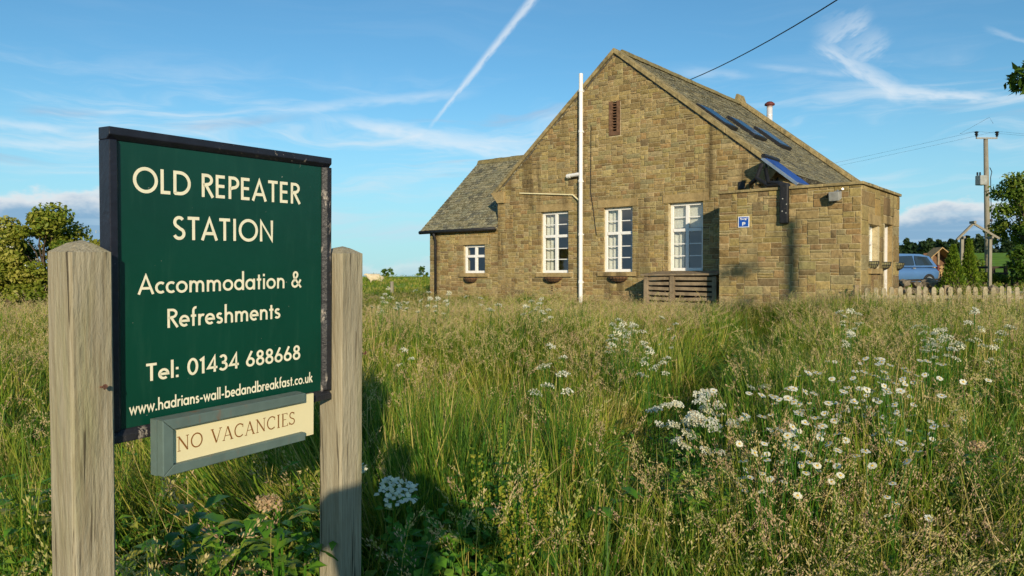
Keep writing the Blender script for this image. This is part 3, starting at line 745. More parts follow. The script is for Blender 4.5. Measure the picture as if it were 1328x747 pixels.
mb = MB(); bar(mb, Ps, ADOOR[0], ADOOR[0]+.068, BASE, ADOOR[3], -.26, -.18); bar(mb, Ps, ADOOR[1]-.068, ADOOR[1], BASE, ADOOR[3], -.26, -.10); bar(mb, Ps, ADOOR[0]+.07, ADOOR[1]-.07, ADOOR[3]-.068, ADOOR[3], -.26, -.18)
mb.build('frame', M['white'], dr)
mb = MB(); mb.tube([Ps(ADOOR[0]+.14, -.05, -.16), Ps(ADOOR[0]+.24, -.05, -.16)], .012, 6); mb.build('handle', M['alu'], dr)
mb = MB(); bar(mb, Ps, ADOOR[0]-.12, ADOOR[1]+.12, ADOOR[3]+.001, ADOOR[3]+.17, -.05, .012); bevel(mb.build('lintel', M['dressed'], bld), .008)
# slit ventilator in the gable: brick jambs and tile louvres
sv = MB(); a0, a1, b0, b1 = SLIT
bar(sv, Pg, a0-.025, a0+.075, b0-.04, b1+.02, -.05, .026); bar(sv, Pg, a1-.075, a1+.025, b0-.04, b1+.02, -.05, .026); bar(sv, Pg, a0+.075, a1-.075, b0-.04, b0+.05, -.05, .024)
svo = sv.build('ventilator', M['rust'], bld)
mb = MB(); bar(mb, Pg, a0+.07, a1-.07, b0, b1, -.30, -.14); mb.build('dark_opening', M['dark'], svo)
for k in range(11):
    z = b0+.08+k*.074
    mb = MB(); mb.hexa([Pg(a0+.076, z, -.12), Pg(a1-.076, z, -.12), Pg(a1-.076, z-.03, .012), Pg(a0+.076, z-.03, .012), Pg(a0+.076, z+.026, -.12), Pg(a1-.076, z+.026, -.12), Pg(a1-.076, z-.004, .012), Pg(a0+.076, z-.004, .012)])
    mb.build('louvre', M['rust'], svo)
# air bricks low on the wall, dark ventilator near the right eaves
for a in (-6.34, -6.16):
    vo = MB(); bar(vo, Pg, a, a+.10, -.44, -.28, -.01, .020); v_ = vo.build('air_brick', M['dressed'], bld)
    for k in range(3):
        mb = MB(); bar(mb, Pg, a+.018, a+.082, -.42+k*.05, -.395+k*.05, .015, .0225); mb.build('slot', M['dark'], v_)
mb = MB(); bar(mb, Pg, -.82, -.66, 2.06, 2.24, -.01, .05); bevel(mb.build('extract_vent', M['blackmetal'], bld), .01)

# ---- pipes
wp = MB(); wp.tube([B(-5.245, -.13, -1.0), B(-5.245, -.13, 5.50)], 0.056, 12, caps=True); vp = wp.build('vent_pipe', M['white'], bld, smooth=False)
for z in (-.2, 1.1, 2.55, 3.9, 5.0):
    mb = MB(); mb.tube([B(-5.245, -.13, z), B(-5.245, -.13, z+.07)], 0.068, 12); mb.box(B(-5.245, -.055, z+.035), (.05, .11, .03), Matrix.Rotation(math.atan2(BI.y, BI.x)-math.pi/2, 3, 'Z')); mb.build('collar', M['white'], vp)
mb = MB(); mb.tube([B(-5.30, -.13, 2.78), B(-5.66, -.12, 2.76)], 0.052, 10); mb.tube([B(-5.60, -.12, 2.76), B(-5.68, -.12, 2.755), B(-5.74, -.03, 2.74)], 0.062, 10); mb.build('branch_pipe', M['white'], vp)
mb = MB(); mb.tube([B(-7.43, -.045, 2.41), B(-5.56, -.06, 2.24), B(-5.40, -.08, 2.12), B(-5.29, -.12, 2.06)], 0.021, 8); mb.build('waste_pipe', M['cream'], vp)
mb = MB(); mb.tube([B(-4.98, -.03, 4.1), B(-4.99, -.034, 2.3), B(-4.92, -.034, 1.9), B(-4.80, -.034, 1.1)], 0.010, 5); mb.build('wall_cable', M['cable'], bld)

# ---- flue behind the rear gable, on a lower rear roof
rw = MB(); zr = 4.7
rw.add([B(SA-2.6, QB+.33, 2.6), B(SA, QB+.33, zr), B(SA+2.6, QB+.33, 2.6), B(SA-2.6, QB+4, 2.6), B(SA, QB+4, zr), B(SA+2.6, QB+4, 2.6),
        B(SA-2.6, QB+.33, BASE), B(SA+2.6, QB+.33, BASE), B(SA-2.6, QB+4, BASE), B(SA+2.6, QB+4, BASE)],
       [(0,1,4,3), (1,2,5,4), (6,0,3,8), (2,7,9,5), (8,3,4,5,9)], 0, (.16, .15, .1))
rw.build('rear_wing', M['slate'], bld, attr=True)
fx = B(-3.45, 9.0, 0); 
fo = MB(); fo.tube([Vector((fx.x, fx.y, EYE+3.6)), Vector((fx.x, fx.y, EYE+5.93))], 0.10, 14); flue = fo.build('flue', M['steel'], bld, smooth=True)
mb = MB(); mb.lathe([(0.0, .17), (.08, .165), (.17, .10), (.175, .045), (.10, .02), (.10, -.04)], (fx.x, fx.y, EYE+5.92), 14); mb.build('cowl', M['cowl'], flue, smooth=True)
for k in range(3):
    mb = MB(); mb.tube([Vector((fx.x, fx.y, EYE+5.0+k*.3)), Vector((fx.x, fx.y, EYE+5.025+k*.3))], .106, 14); mb.build('joint_band', M['steel'], flue)

# ---- skylights on the right slope
for (q0, q1) in SKYL:
    c = [eR + u*(q0+.02) + v*sk_v0, eR + u*(q1+.02) + v*sk_v0, eR + u*(q1+.02) + v*sk_v1, eR + u*(q0+.02) + v*sk_v1]
    mb = MB(); mb.hexa([p + nr*0.002 for p in c] + [p + nr*0.10 for p in c]); so = bevel(mb.build('skylight', M['blackmetal'], bld), .01)
    mid = sum(c, Vector())/4
    c2 = [mid + (p-mid)*0.86 for p in c]
    mb = MB(); mb.hexa([p + nr*0.09 for p in c2] + [p + nr*0.106 for p in c2]); mb.build('pane', M['skyglass'], so)

# ------------------------------------------------------------------ things fixed to or standing against the building
def at_local(name, loc, label, cat, group=None): return empty(name, loc, label, cat, group)
# solar collector over the annexe roof
sp = at_local('solar_panel', B(.35, -.1, 1.68), 'tilted blue solar collector on a black stand above the annexe roof', 'solar panel')
c = [B(.78, -.62, 2.03), B(.78, .30, 2.03), B(-.02, .30, 2.68), B(-.02, -.62, 2.68)]
nn = (c[1]-c[0]).cross(c[3]-c[0]).normalized(); nn = nn if nn.z > 0 else -nn
mb = MB(); mb.hexa([p - nn*.07 for p in c] + c); pb = bevel(mb.build('collector_case', M['alu'], sp), .008)
mid = sum(c, Vector())/4; c2 = [mid+(p-mid)*.93 for p in c]
mb = MB(); mb.hexa([p + nn*.001 for p in c2] + [p + nn*.012 for p in c2]); mb.build('glass_face', M['solar'], sp)
for k in range(1, 8):
    t = k/8; a = c2[0].lerp(c2[1], t); b = c2[3].lerp(c2[2], t)
    mb = MB(); mb.tube([a+nn*.016, b+nn*.016], .008, 5); mb.build('tube_rib', M['solar'], sp)
mb = MB(); mb.tube([c[3]+nn*.03, c[2]+nn*.03], .055, 8); mb.build('manifold', M['blackmetal'], sp)
mb = MB(); 
for q in (-.5, .2):
    mb.tube([B(.02, q, 1.68), B(.02, q, 2.58)], .022, 6); mb.tube([B(.72, q, 1.68), B(.72, q, 2.02)], .022, 6); mb.tube([B(.02, q, 1.75), B(.72, q, 1.98)], .018, 6)
mb.build('stand', M['blackmetal'], sp)
mb = MB(); mb.tube([B(-.02, -.66, 2.52), B(-.10, -.75, 2.20), B(.25, -.95, 1.98), B(.62, -1.3, 1.95), B(.70, -1.44, 1.90)], .05, 7)
mb.tube([B(.05, -.62, 2.40), B(.22, -.9, 2.06), B(.55, -1.25, 1.99), B(.86, -1.44, 1.90)], .045, 7); mb.tube([B(-.1, -.7, 2.2), B(-.34, -.5, 2.12), B(-.5, -.12, 2.10)], .05, 7)
mb.build('lagged_pipe', M['blackmetal'], sp, smooth=True)
mb = MB(); bar(mb, Pf, .69, .87, 1.10, 1.93, .02, .14); bevel(mb.build('pipe_casing', M['blackmetal'], sp), .03, 3)
for (a, b) in ((.76, 1.62), (.84, 1.50), (.83, 1.32), (.75, 1.36)):
    mb = MB(); mb.box(Pf(a, b, .142), (.022, .022, .022)); mb.build('clip', M['grey'], sp)
# blue wall sign, white border and marks
bs_ = at_local('wall_sign', Pf(-.12, 1.06, .03), 'small square blue sign with white border on the annexe wall', 'sign')
mb = MB(); bar(mb, Pf, -.25, .0, 1.06, 1.30, .022, .034); mb.build('backing', M['white'], bs_)
mb = MB(); bar(mb, Pf, -.233, -.017, 1.077, 1.283, .0345, .037); mb.build('face', M['bluesign'], bs_)
mk = MB()
def dash(a0, a1, b0, b1): bar(mk, Pf, a0, a1, b0, b1, .0373, .0383)
for x0, x1, z in ((-.205, -.168, 1.247), (-.16, -.115, 1.232), (-.106, -.07, 1.24), (-.062, -.04, 1.25), (-.10, -.06, 1.218), (-.19, -.17, 1.222)): dash(x0, x1, z, z+.018)
for x0, x1, z0, z1 in ((-.155, -.135, 1.10, 1.175), (-.134, -.10, 1.155, 1.175), (-.134, -.10, 1.125, 1.145), (-.10, -.085, 1.13, 1.17)): dash(x0, x1, z0, z1)
mk.build('lettering', M['white'], bs_)
# flood light
fl_ = at_local('flood_light', Pf(1.82, 1.62, .02), 'grey security flood light on a bracket near the annexe corner', 'flood light')
mb = MB(); mb.box(Pf(1.84, 1.66, .05), (.10, .06, .12), Matrix.Rotation(math.atan2(BR.y, BR.x), 3, 'Z')); mb.build('wall_plate', M['grey'], fl_)
RZ = Matrix.Rotation(math.atan2(BR.y, BR.x), 3, 'Z')
mb = MB(); mb.hexa([Pf(1.70, 1.56, .10), Pf(1.94, 1.56, .10), Pf(1.92, 1.50, .22), Pf(1.72, 1.50, .22), Pf(1.70, 1.70, .12), Pf(1.94, 1.70, .12), Pf(1.92, 1.68, .26), Pf(1.72, 1.68, .26)])
bevel(mb.build('lamp_housing', M['grey'], fl_), .012)
mb = MB(); mb.tube([Pf(1.84, 1.66, .06), Pf(1.84, 1.70, .14), Pf(1.88, 1.72, .17)], .014, 6); mb.tube([Pf(1.90, 1.72, .05), Pf(1.97, 1.74, .16)], .02, 6); mb.build('bracket', M['alu'], fl_)
mb = MB(); mb.tube([Pf(1.62, 1.60, .02), Pf(1.66, 1.66, .10), Pf(1.74, 1.66, .09)], .012, 6); mb.build('cable', M['blackmetal'], fl_)

# half-round wall baskets
def basket(P, a, b, w_, label, mat='wicker', group='half-round wall baskets'):
    root = at_local('wall_basket', P(a, b-.12, .02), label, 'basket', group)
    mb = MB(); prof = []
    n = 9; m = 5; vs = []; fs = []
    for j in range(m+1):
        t = j/m; rr = (w_/2)*math.sqrt(max(0.03, 1-(1-t)**2)); zz_ = b-.17*(1-t)
        for i in range(n+1):
            an = math.pi*i/n; vs.append(P(a-rr*math.cos(an), zz_, .012+rr*0.75*math.sin(an)))
    for j in range(m):
        for i in range(n): k = j*(n+1)+i; fs.append((k, k+1, k+n+2, k+n+1))
    fs.append(tuple(range(m*(n+1), (m+1)*(n+1))))
    mb.add(vs, fs); mb.build('liner', M[mat], root)
    mb = MB()
    for j in (1, 3, 5):
        mb.tube([Vector(vs[j*(n+1)+i]) + (P(a, b, 1)-P(a, b, 0))*0.006 for i in range(n+1)], .007, 5)
    for i in range(1, n): mb.tube([Vector(vs[j*(n+1)+i]) + (P(a, b, 1)-P(a, b, 0))*0.006 for j in range(m+1)], .004, 4)
    mb.build('wire_cage', M['blackmetal'], root)
    return root
basket(Pg, -6.24, -.03, .60, 'half-round coir wall basket under the tall window left of the white pipe')
basket(Pg, -4.12, -.01, .58, 'half-round coir wall basket under the tall window right of the white pipe')
basket(Pw, -9.38, -.05, .52, 'half-round coir wall basket under the small wing window')
for q, lb in ((AWIN[0]+.10, 'wall basket under the narrow side window of the annexe'), (ADOOR[0]-.12, 'wall basket beside the white annexe door jamb'), (AQ1-.16, 'wall basket on the rear corner of the annexe side')):
    basket(Ps, q, .30, .38, lb, 'moss')
# curtains and blinds hang inside
def curtain(P, a0, a1, b0, b1, label, deep=.24):
    mb = MB(); n = 14; vs = []
    for j in range(2):
        for i in range(n+1):
            t = i/n; vs.append(P(a0+(a1-a0)*t, (b0, b1)[j], -deep-.02-.02*math.sin(t*math.pi*5)))
    mb.add(vs, [(i, i+1, i+n+2, i+n+1) for i in range(n)]); o = mb.build('curtain', M['curtain'], None); o.modifiers.new('thick', 'SOLIDIFY').thickness = .006
    tag(o, label, 'curtain', 'curtains behind the windows')
    return o
for w, lb in zip(WIN, ('left of the white pipe', 'right of the white pipe', 'above the slatted bin store')):
    curtain(Pg, w[0]-.06, w[0]+.30, w[2]-.05, w[3]+.1, 'pale curtain drawn to one side of the tall window ' + lb)
bl = MB(); bar(bl, Pg, WIN[2][0]-.02, WIN[2][1]+.02, 1.22, WIN[2][3]+.08, -.235, -.225)
tag(bl.build('roller_blind', M['curtain'], None), 'pale roller blind pulled part way down in the window beside the annexe', 'blind')
for a, z, s, mt in ((-5.05, .30, .22, 'cream'), (-4.40, .24, .20, 'cream')):
    pass
tb = at_local('picture_frame', Pg(-4.46, .16, -.36), 'small framed picture standing inside the window right of the white pipe', 'picture')
mb = MB(); bar(mb, Pg, -4.56, -4.36, .20, .46, -.34, -.32); mb.build('frame', M['oldwood'], tb)
mb = MB(); bar(mb, Pg, -4.535, -4.385, .225, .435, -.319, -.316); mb.build('print', M['cream'], tb)

# slatted timber bin store in front of the third window
bx = at_local('slatted_store', B(-1.9, -.5, -1.0), 'low weathered slatted timber store below the window beside the annexe', 'timber store')
Q0, Q1 = -.92, -.10; S0, S1 = -2.86, -.98
for s, q in ((S0+.05, Q0), (-2.10, Q0-.02), (S1-.05, Q0), (S0+.05, Q1-.1), (S1-.05, Q1-.1)):
    mb = MB(); mb.hexa([B(s-.055, q, -1.05), B(s+.055, q, -1.05), B(s+.055, q+.09, -1.05), B(s-.055, q+.09, -1.05), B(s-.055, q, .0), B(s+.055, q, .0), B(s+.055, q+.09, .0), B(s-.055, q+.09, .0)])
    bevel(mb.build('post', M['oldwood'], bx), .006)
for k in range(8):
    z = -.95+k*.122
    for (a, b) in ((S0+.10, -2.155), (-2.045, S1-.10)):
        j = rnd.uniform(-.012, .012); mb = MB(); mb.hexa([B(a, Q0+.02, z+j), B(b, Q0+.02, z-j), B(b, Q0+.045, z-j), B(a, Q0+.045, z+j), B(a, Q0+.02, z+.075+j), B(b, Q0+.02, z+.075-j), B(b, Q0+.045, z+.075-j), B(a, Q0+.045, z+.075+j)])
        mb.build('slat', M['oldwood'], bx)
    mb = MB(); mb.hexa([B(S0+.02, Q0+.1, z), B(S0+.045, Q0+.1, z), B(S0+.045, Q1-.1, z), B(S0+.02, Q1-.1, z), B(S0+.02, Q0+.1, z+.085), B(S0+.045, Q0+.1, z+.085), B(S0+.045, Q1-.1, z+.085), B(S0+.02, Q1-.1, z+.085)])
    mb.build('slat', M['oldwood'], bx)
for k in range(4):
    q = Q0-.06+k*.235
    mb = MB(); mb.hexa([B(S0-.06, q, .005+k*.02), B(S1+.06, q, .02+k*.02), B(S1+.06, q+.225, .04+k*.02), B(S0-.06, q+.225, .025+k*.02), B(S0-.06, q, .045+k*.02), B(S1+.06, q, .06+k*.02), B(S1+.06, q+.225, .08+k*.02), B(S0-.06, q+.225, .065+k*.02)])
    bevel(mb.build('lid_board', M['oldwood'], bx), .006)
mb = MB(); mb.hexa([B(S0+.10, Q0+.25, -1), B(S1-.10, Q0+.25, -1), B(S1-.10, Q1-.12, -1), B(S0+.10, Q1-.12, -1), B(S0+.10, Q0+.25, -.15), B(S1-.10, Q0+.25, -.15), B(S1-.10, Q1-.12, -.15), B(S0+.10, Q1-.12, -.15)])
mb.build('shade_infill', M['dark'], bx)  # solid near-black block added so gaps between the slats read as shade

# overhead cable from the hall's ridge to a telegraph pole beside the road behind the viewer
PB = Vector((8.45, -3.7, 0)); PB.z = gz(PB.x, PB.y)
pole_top = Vector((PB.x, PB.y, 8.45))
tp = empty('telegraph_pole', PB, 'tall wooden roadside pole carrying the black cable to the hall roof', 'pole')
mb = MB(); mb.tube([PB - Vector((0, 0, .5)), PB + Vector((0, 0, 4)), pole_top], [.135, .12, .10], 12); mb.build('shaft', M['polewood'], tp, smooth=True)
mb = MB(); mb.tube([pole_top + Vector((-.1, 0, -.3)), pole_top + Vector((-.25, .05, -.3)), pole_top + Vector((-.25, .05, -.15))], .02, 6); mb.build('hook', M['blackmetal'], tp)
H0 = B(SA, 4.49, ZA+TOP+.13); H1 = pole_top + Vector((-.2, .1, -.25))
pts = []
for i in range(25):
    t = i/24; p = H0.lerp(H1, t); p.z -= 4*0.95*t*(1-t); pts.append(p)
mb = MB(); mb.tube(pts, .014, 5); tag(mb.build('overhead_cable', M['cable'], None), 'black overhead cable running from the hall roof ridge towards the road', 'cable')

# ------------------------------------------------------------------ the road sign
SO = Vector((-0.9601, 1.8475, EYE-0.4059)); SW = Vector((0.53842, 0.84239, 0.02194)); SH = Vector((0.01522, -0.03575, 0.99924)); SN = Vector((0.84254, -0.53768, -0.03207))
SWID, SHEI = 0.7138, 0.760
def S(a, b, n): return SO + SW*a + SH*b + SN*n
gl_ = gz(-.8, 2.1)
sign = empty('roadside_sign', Vector((-.77, 2.15, gl_)), 'green painted guest house sign in black frame between two square wooden posts', 'sign')
def sbox(a0, a1, b0, b1, n0, n1, mb=None):
    mb = mb or MB(); mb.hexa([S(a0, b0, n0), S(a1, b0, n0), S(a1, b0, n1), S(a0, b0, n1), S(a0, b1, n0), S(a1, b1, n0), S(a1, b1, n1), S(a0, b1, n1)]); return mb
def post(a_mid, n_mid, top, apex, hw=0.05):
    mb = MB(); vs = []; ch = 0.006
    prof = [(-hw+ch, -hw), (hw-ch, -hw), (hw, -hw+ch), (hw, hw-ch), (hw-ch, hw), (-hw+ch, hw), (-hw, hw-ch), (-hw, -hw+ch)]
    lev = [-1.75] + [-1.55+0.15*k for k in range(int((top+1.5)/.15))] + [top]
    rr = random.Random(int(a_mid*100))
    for z in lev:
        vs += [S(a_mid+x+rr.uniform(-.0006, .0006), z, n_mid+y+rr.uniform(-.0006, .0006)) for x, y in prof]
    vs += [S(a_mid+x*.42, top+(apex-top)*.72, n_mid+y*.42) for x, y in prof]
    vs.append(S(a_mid+.004, apex, n_mid)); n = 8; L = len(lev)+1
    fs = [(i*n+k, i*n+(k+1) % n, (i+1)*n+(k+1) % n, (i+1)*n+k) for i in range(L-1) for k in range(n)] + [((L-1)*n+k, (L-1)*n+(k+1) % n, L*n) for k in range(n)]
    mb.add(vs, fs)
    me = mb.mesh('post'); o = bpy.data.objects.new('post', me); COL.objects.link(o); me.materials.append(M['post']); o.parent = sign; o.matrix_parent_inverse = chain(sign).inverted()
    return o
pL = post(-.066, -.010, .405+.058, .405+.086)
pR = post(SWID+.066, -.022, .388+.074, .388+.097)
def nail(parent, p, q):
    mb = MB(); d = (q-p); mb.tube([p, p.lerp(q, .8), q + Vector((0, 0, -.006))], .0022, 6); mb.tube([q, q+d.normalized()*.003], .0055, 8); mb.build('nail', M['nail'], parent)
nail(pL, S(-.050, .150, .028), S(-.050, .155, .058))
nail(pR, S(SWID+.112, .128, -.01), S(SWID+.150, .132, .004))
# board: green panel as the board part, frame rails and lettering on it
board = sbox(.020, SWID-.020, .020, SHEI-.020, -.032, -.015).build('sign_board', M['green'], sign)
FW = .030
for nm, a0, a1, b0, b1 in (('frame_rail', 0, SWID, SHEI-FW, SHEI), ('frame_rail', 0, SWID, 0, FW), ('frame_rail', 0, FW, FW, SHEI-FW), ('frame_rail', SWID-FW, SWID, FW, SHEI-FW)):
    mb = MB()
    # outer face with a sloped inner bead
    vert = a1-a0 < .1
    if vert:
        inn = a1 if a0 == 0 else a0; out_ = a0 if a0 == 0 else a1; mid_ = out_ + (inn-out_)*.62
        prof = [(out_, -.046), (out_, 0), (mid_, 0), (inn, -.012), (inn, -.046)]
        vs = [S(p, b, n) for b in (b0, b1) for p, n in prof]
    else:
        inn = b0 if b1 == SHEI else b1; out_ = b1 if b1 == SHEI else b0; mid_ = out_ + (inn-out_)*.62
        prof = [(out_, -.046), (out_, 0), (mid_, 0), (inn, -.012), (inn, -.046)]
        vs = [S(a, p, n) for a in (a0, a1) for p, n in prof]
    mb.add(vs, [(k, (k+1) % 5, (k+1) % 5+5, k+5) for k in range(5)] + [(4, 3, 2, 1, 0), (5, 6, 7, 8, 9)])
    o = bevel(mb.build(nm, M['frame_side'] if (vert and a0 > 0) or (not vert and b0 == 0) else M['frame'], board), .002, 2)

# ---- lettering: a geometric stroke alphabet drawn for this sign
def arc(cx_, cy_, rx, ry, a0, a1, n=18):
    return [(cx_+rx*math.cos(R_(a0+(a1-a0)*i/n)), cy_+ry*math.sin(R_(a0+(a1-a0)*i/n))) for i in range(n+1)]
T = 0.135; h = T/2
def ring(cx_, cy_, rx, ry): return arc(cx_, cy_, rx, ry, 0, 360, 32)[:-1] + ['c']
XH = 0.62
G = {
 'O': (1.04, [ring(.52, .5, .445, .455)]), 'L': (.50, [[(.12, 1), (.12, h), (.47, h)]]),
 'D': (.84, [[(.12, h), (.34, h)] + arc(.34, .5, .42, .5-h, -90, 90, 18) + [(.12, 1-h), (.12, h), 'c']]),
 'R': (.62, [[(.12, 0), (.12, 1-h), (.28, 1-h)] + arc(.30, .74, .22, .26-h, 90, -90, 12) + [(.12, .5)], [(.27, .5), (.585, 0)]]),
 'E': (.58, [[(.50, 1-h), (.12, 1-h), (.12, h), (.50, h)], [(.12, .52), (.48, .52)]]),
 'P': (.58, [[(.12, 0), (.12, 1-h), (.28, 1-h)] + arc(.30, .72, .23, .28-h, 90, -90, 12) + [(.12, .44)]]),
 'A': (.80, [[(.055, 0), (.40, .93), (.745, 0)], [(.20, .30), (.60, .30)]]), 'T': (.60, [[(.03, 1-h), (.57, 1-h)], [(.30, 1-T), (.30, 0)]]),
 'S': (.60, [arc(.30, .74, .195, .20, 35, 250, 14) + arc(.295, .265, .215, .205, 75, -160, 14)]),
 'I': (.30, [[(.15, 1), (.15, 0)]]), 'N': (.84, [[(.12, 0), (.12, .93), (.72, .07), (.72, 1)]]),
 'c': (.50, [arc(.30, .31, .225, .245, 50, 310, 16)]), 'o': (.64, [ring(.32, .31, .245, .25)]),
 'm': (.92, [[(.11, 0), (.11, XH)], [(.11, .30)] + arc(.285, .37, .165, .19, 180, 0, 10) + [(.45, 0)], [(.45, .30)] + arc(.625, .37, .165, .19, 180, 0, 10) + [(.79, 0)]]),
 'n': (.60, [[(.11, 0), (.11, XH)], [(.11, .30)] + arc(.30, .36, .185, .20, 180, 0, 10) + [(.485, 0)]]),
 'h': (.60, [[(.11, 0), (.11, 1.06)], [(.11, .30)] + arc(.30, .36, .185, .20, 180, 0, 10) + [(.485, 0)]]),
 'r': (.38, [[(.11, 0), (.11, XH)], [(.11, .32)] + arc(.29, .37, .165, .19, 175, 60, 8)]),
 'd': (.66, [ring(.305, .31, .235, .25), [(.55, 0), (.55, 1.06)]]), 'a': (.66, [ring(.305, .31, .235, .25), [(.55, 0), (.55, XH)]]),
 'b': (.66, [ring(.355, .31, .235, .25), [(.11, 0), (.11, 1.06)]]),
 't': (.34, [[(.17, 0), (.17, .84)], [(.03, .56), (.31, .56)]]), 'i': (.24, [[(.12, 0), (.12, XH)], [(.12, .74), (.12, .88)]]),
 'l': (.24, [[(.12, 0), (.12, 1.06)]]), 'e': (.60, [[(.085, .31), (.515, .31)] + arc(.30, .31, .22, .25, 0, 310, 22)]),
 'f': (.36, [[(.16, 0), (.16, .80)] + arc(.30, .82, .14, .17, 180, 75, 8), [(.03, .55), (.32, .55)]]),
 's': (.46, [arc(.225, .445, .125, .115, 30, 255, 10) + arc(.215, .185, .145, .125, 75, -150, 10)]),
 'w': (.82, [[(.05, XH), (.235, .07), (.41, .54), (.585, .07), (.77, XH)]]), 'k': (.56, [[(.11, 0), (.11, 1.06)], [(.45, XH), (.15, .30)], [(.22, .36), (.51, 0)]]),
 'u': (.60, [[(.11, XH), (.11, .26)] + arc(.295, .25, .185, .19, 180, 360, 10) + [(.48, XH)], [(.48, .3), (.48, 0)]]),
 '.': (.26, [[(.12, 0), (.12, .14)]]), '-': (.40, [[(.05, .33), (.35, .33)]]), ':': (.26, [[(.12, 0), (.12, .14)], [(.12, .46), (.12, .60)]]), ' ': (.34, []),
 '&': (.76, [[(.70, .0), (.22, .62)] + arc(.32, .78, .135, .155, 205, -40, 14) + [(.36, .60), (.17, .40)] + arc(.28, .255, .195, .195, 125, 300, 12) + [(.52, .22), (.68, .48)]]),
 '0': (.64, [ring(.32, .5, .235, .44)]), '1': (.42, [[(.06, .80), (.24, .92), (.24, 0)]]), '4': (.66, [[(.62, .27), (.08, .27), (.46, .95), (.46, 0)]]),
 '3': (.60, [arc(.28, .725, .175, .205, 150, -90, 14) + arc(.28, .275, .215, .215, 90, -150, 14)]),
 '6': (.62, [[(.40, .98), (.15, .46)], ring(.305, .29, .215, .225)]), '8': (.60, [ring(.30, .265, .205, .21), ring(.30, .73, .165, .185)]),
}
def ribbon(mb, pts, w, P, n):
    closed = pts and pts[-1] == 'c'
    if closed: pts = pts[:-1]
    k = len(pts); L = []; Rr_ = []
    for i in range(k):
        p = Vector(pts[i]); a = Vector(pts[i-1]) if (i > 0 or closed) else None; b = Vector(pts[(i+1) % k]) if (i < k-1 or closed) else None
        t0 = (p-a).normalized() if a is not None and (p-a).length > 1e-6 else None; t1 = (b-p).normalized() if b is not None and (b-p).length > 1e-6 else None
        if t0 is None: t0 = t1
        if t1 is None: t1 = t0
        n0 = Vector((-t0.y, t0.x)); n1 = Vector((-t1.y, t1.x)); m_ = n0+n1
        m_ = m_.normalized() if m_.length > 1e-4 else n0
        s_ = min(1/max(.25, m_.dot(n0)), 2.2)
        L.append(p + m_*w/2*s_); Rr_.append(p - m_*w/2*s_)
    vs = [P(q.x, q.y, n) for q in L] + [P(q.x, q.y, n) for q in Rr_]
    fs = [(i, (i+1) % k, (i+1) % k+k, i+k) for i in range(k if closed else k-1)]
    mb.add(vs, fs)
def measure(text, track): return sum(G[c_][0]+track for c_ in text) - track
def line(text, a0, a1, base, cap, weight=T, track=.06, plane=-.015, mat='letter', parent=None, glyphs=None):
    gl = glyphs or G
    tot = sum(gl[c_][0]+track for c_ in text) - track
    sx = (a1-a0)/tot; x = 0.0; lay = 0
    for word in text.split(' '):
        mb = MB()
        for c_ in word:
            adv, strokes = gl[c_]
            for st in strokes:
                wst = weight
                if isinstance(st, tuple): wst, st = st
                lay = (lay+1) % 5
                P = lambda u_, v_, n_, x=x: S(a0+(x+u_)*sx, base+v_*cap, n_)
                ribbon(mb, list(st), wst, P, plane+.0006+.00012*lay)
            x += adv+track
        x += gl[' '][0]+track
        mb.build('lettering', M[mat], parent)
line('OLD REPEATER', .066, .598, .6105, .0620, .135, .05, parent=board)
line('STATION', .172, .4985, .4955, .0610, .135, .05, parent=board)
line('Accommodation &', .076, .604, .3580, .0500, .125, .03, parent=board)
line('Refreshments', .153, .524, .2690, .0490, .130, .03, parent=board)
line('Tel: 01434 688668', .095, .600, .1385, .0445, .145, .03, parent=board)
line('www.hadrians-wall-bedandbreakfast.co.uk', .051, .649, .0610, .0310, .150, .03, parent=board)
# sliding vacancy panel in its three-sided holder, proud of the frame
hold = MB(); D0, D1 = .028, .052
hb = sbox(.095, .565, -.094, .047, .004, .0275).build('vacancy_holder', M['holder'], sign)
def rail(poly):
    mb = MB(); n = len(poly); vs = [S(a, b, D0) for a, b in poly] + [S(a, b, D1) for a, b in poly]
    mb.add(vs, [tuple(range(n-1, -1, -1)), tuple(range(n, 2*n))] + [(i, (i+1) % n, (i+1) % n+n, i+n) for i in range(n)])
    return bevel(mb.build('holder_rail', M['holder'], hb), .002, 2)
rail([(.098, .047), (.098, -.094), (.127, -.070), (.127, .020)])
rail([(.0985, .0475), (.1275, .0205), (.560, .0205), (.560, .0475)])
rail([(.0985, -.0945), (.560, -.0945), (.560, -.0705), (.1275, -.0705)])
sbox(.110, .606, -.100+.012, .044-.006, .0285, .036).build('vacancy_panel', M['cream'], hb)
sf = .045; tk = .105
def srf(x0, x1, y): return (sf, [(x0, y), (x1, y)])
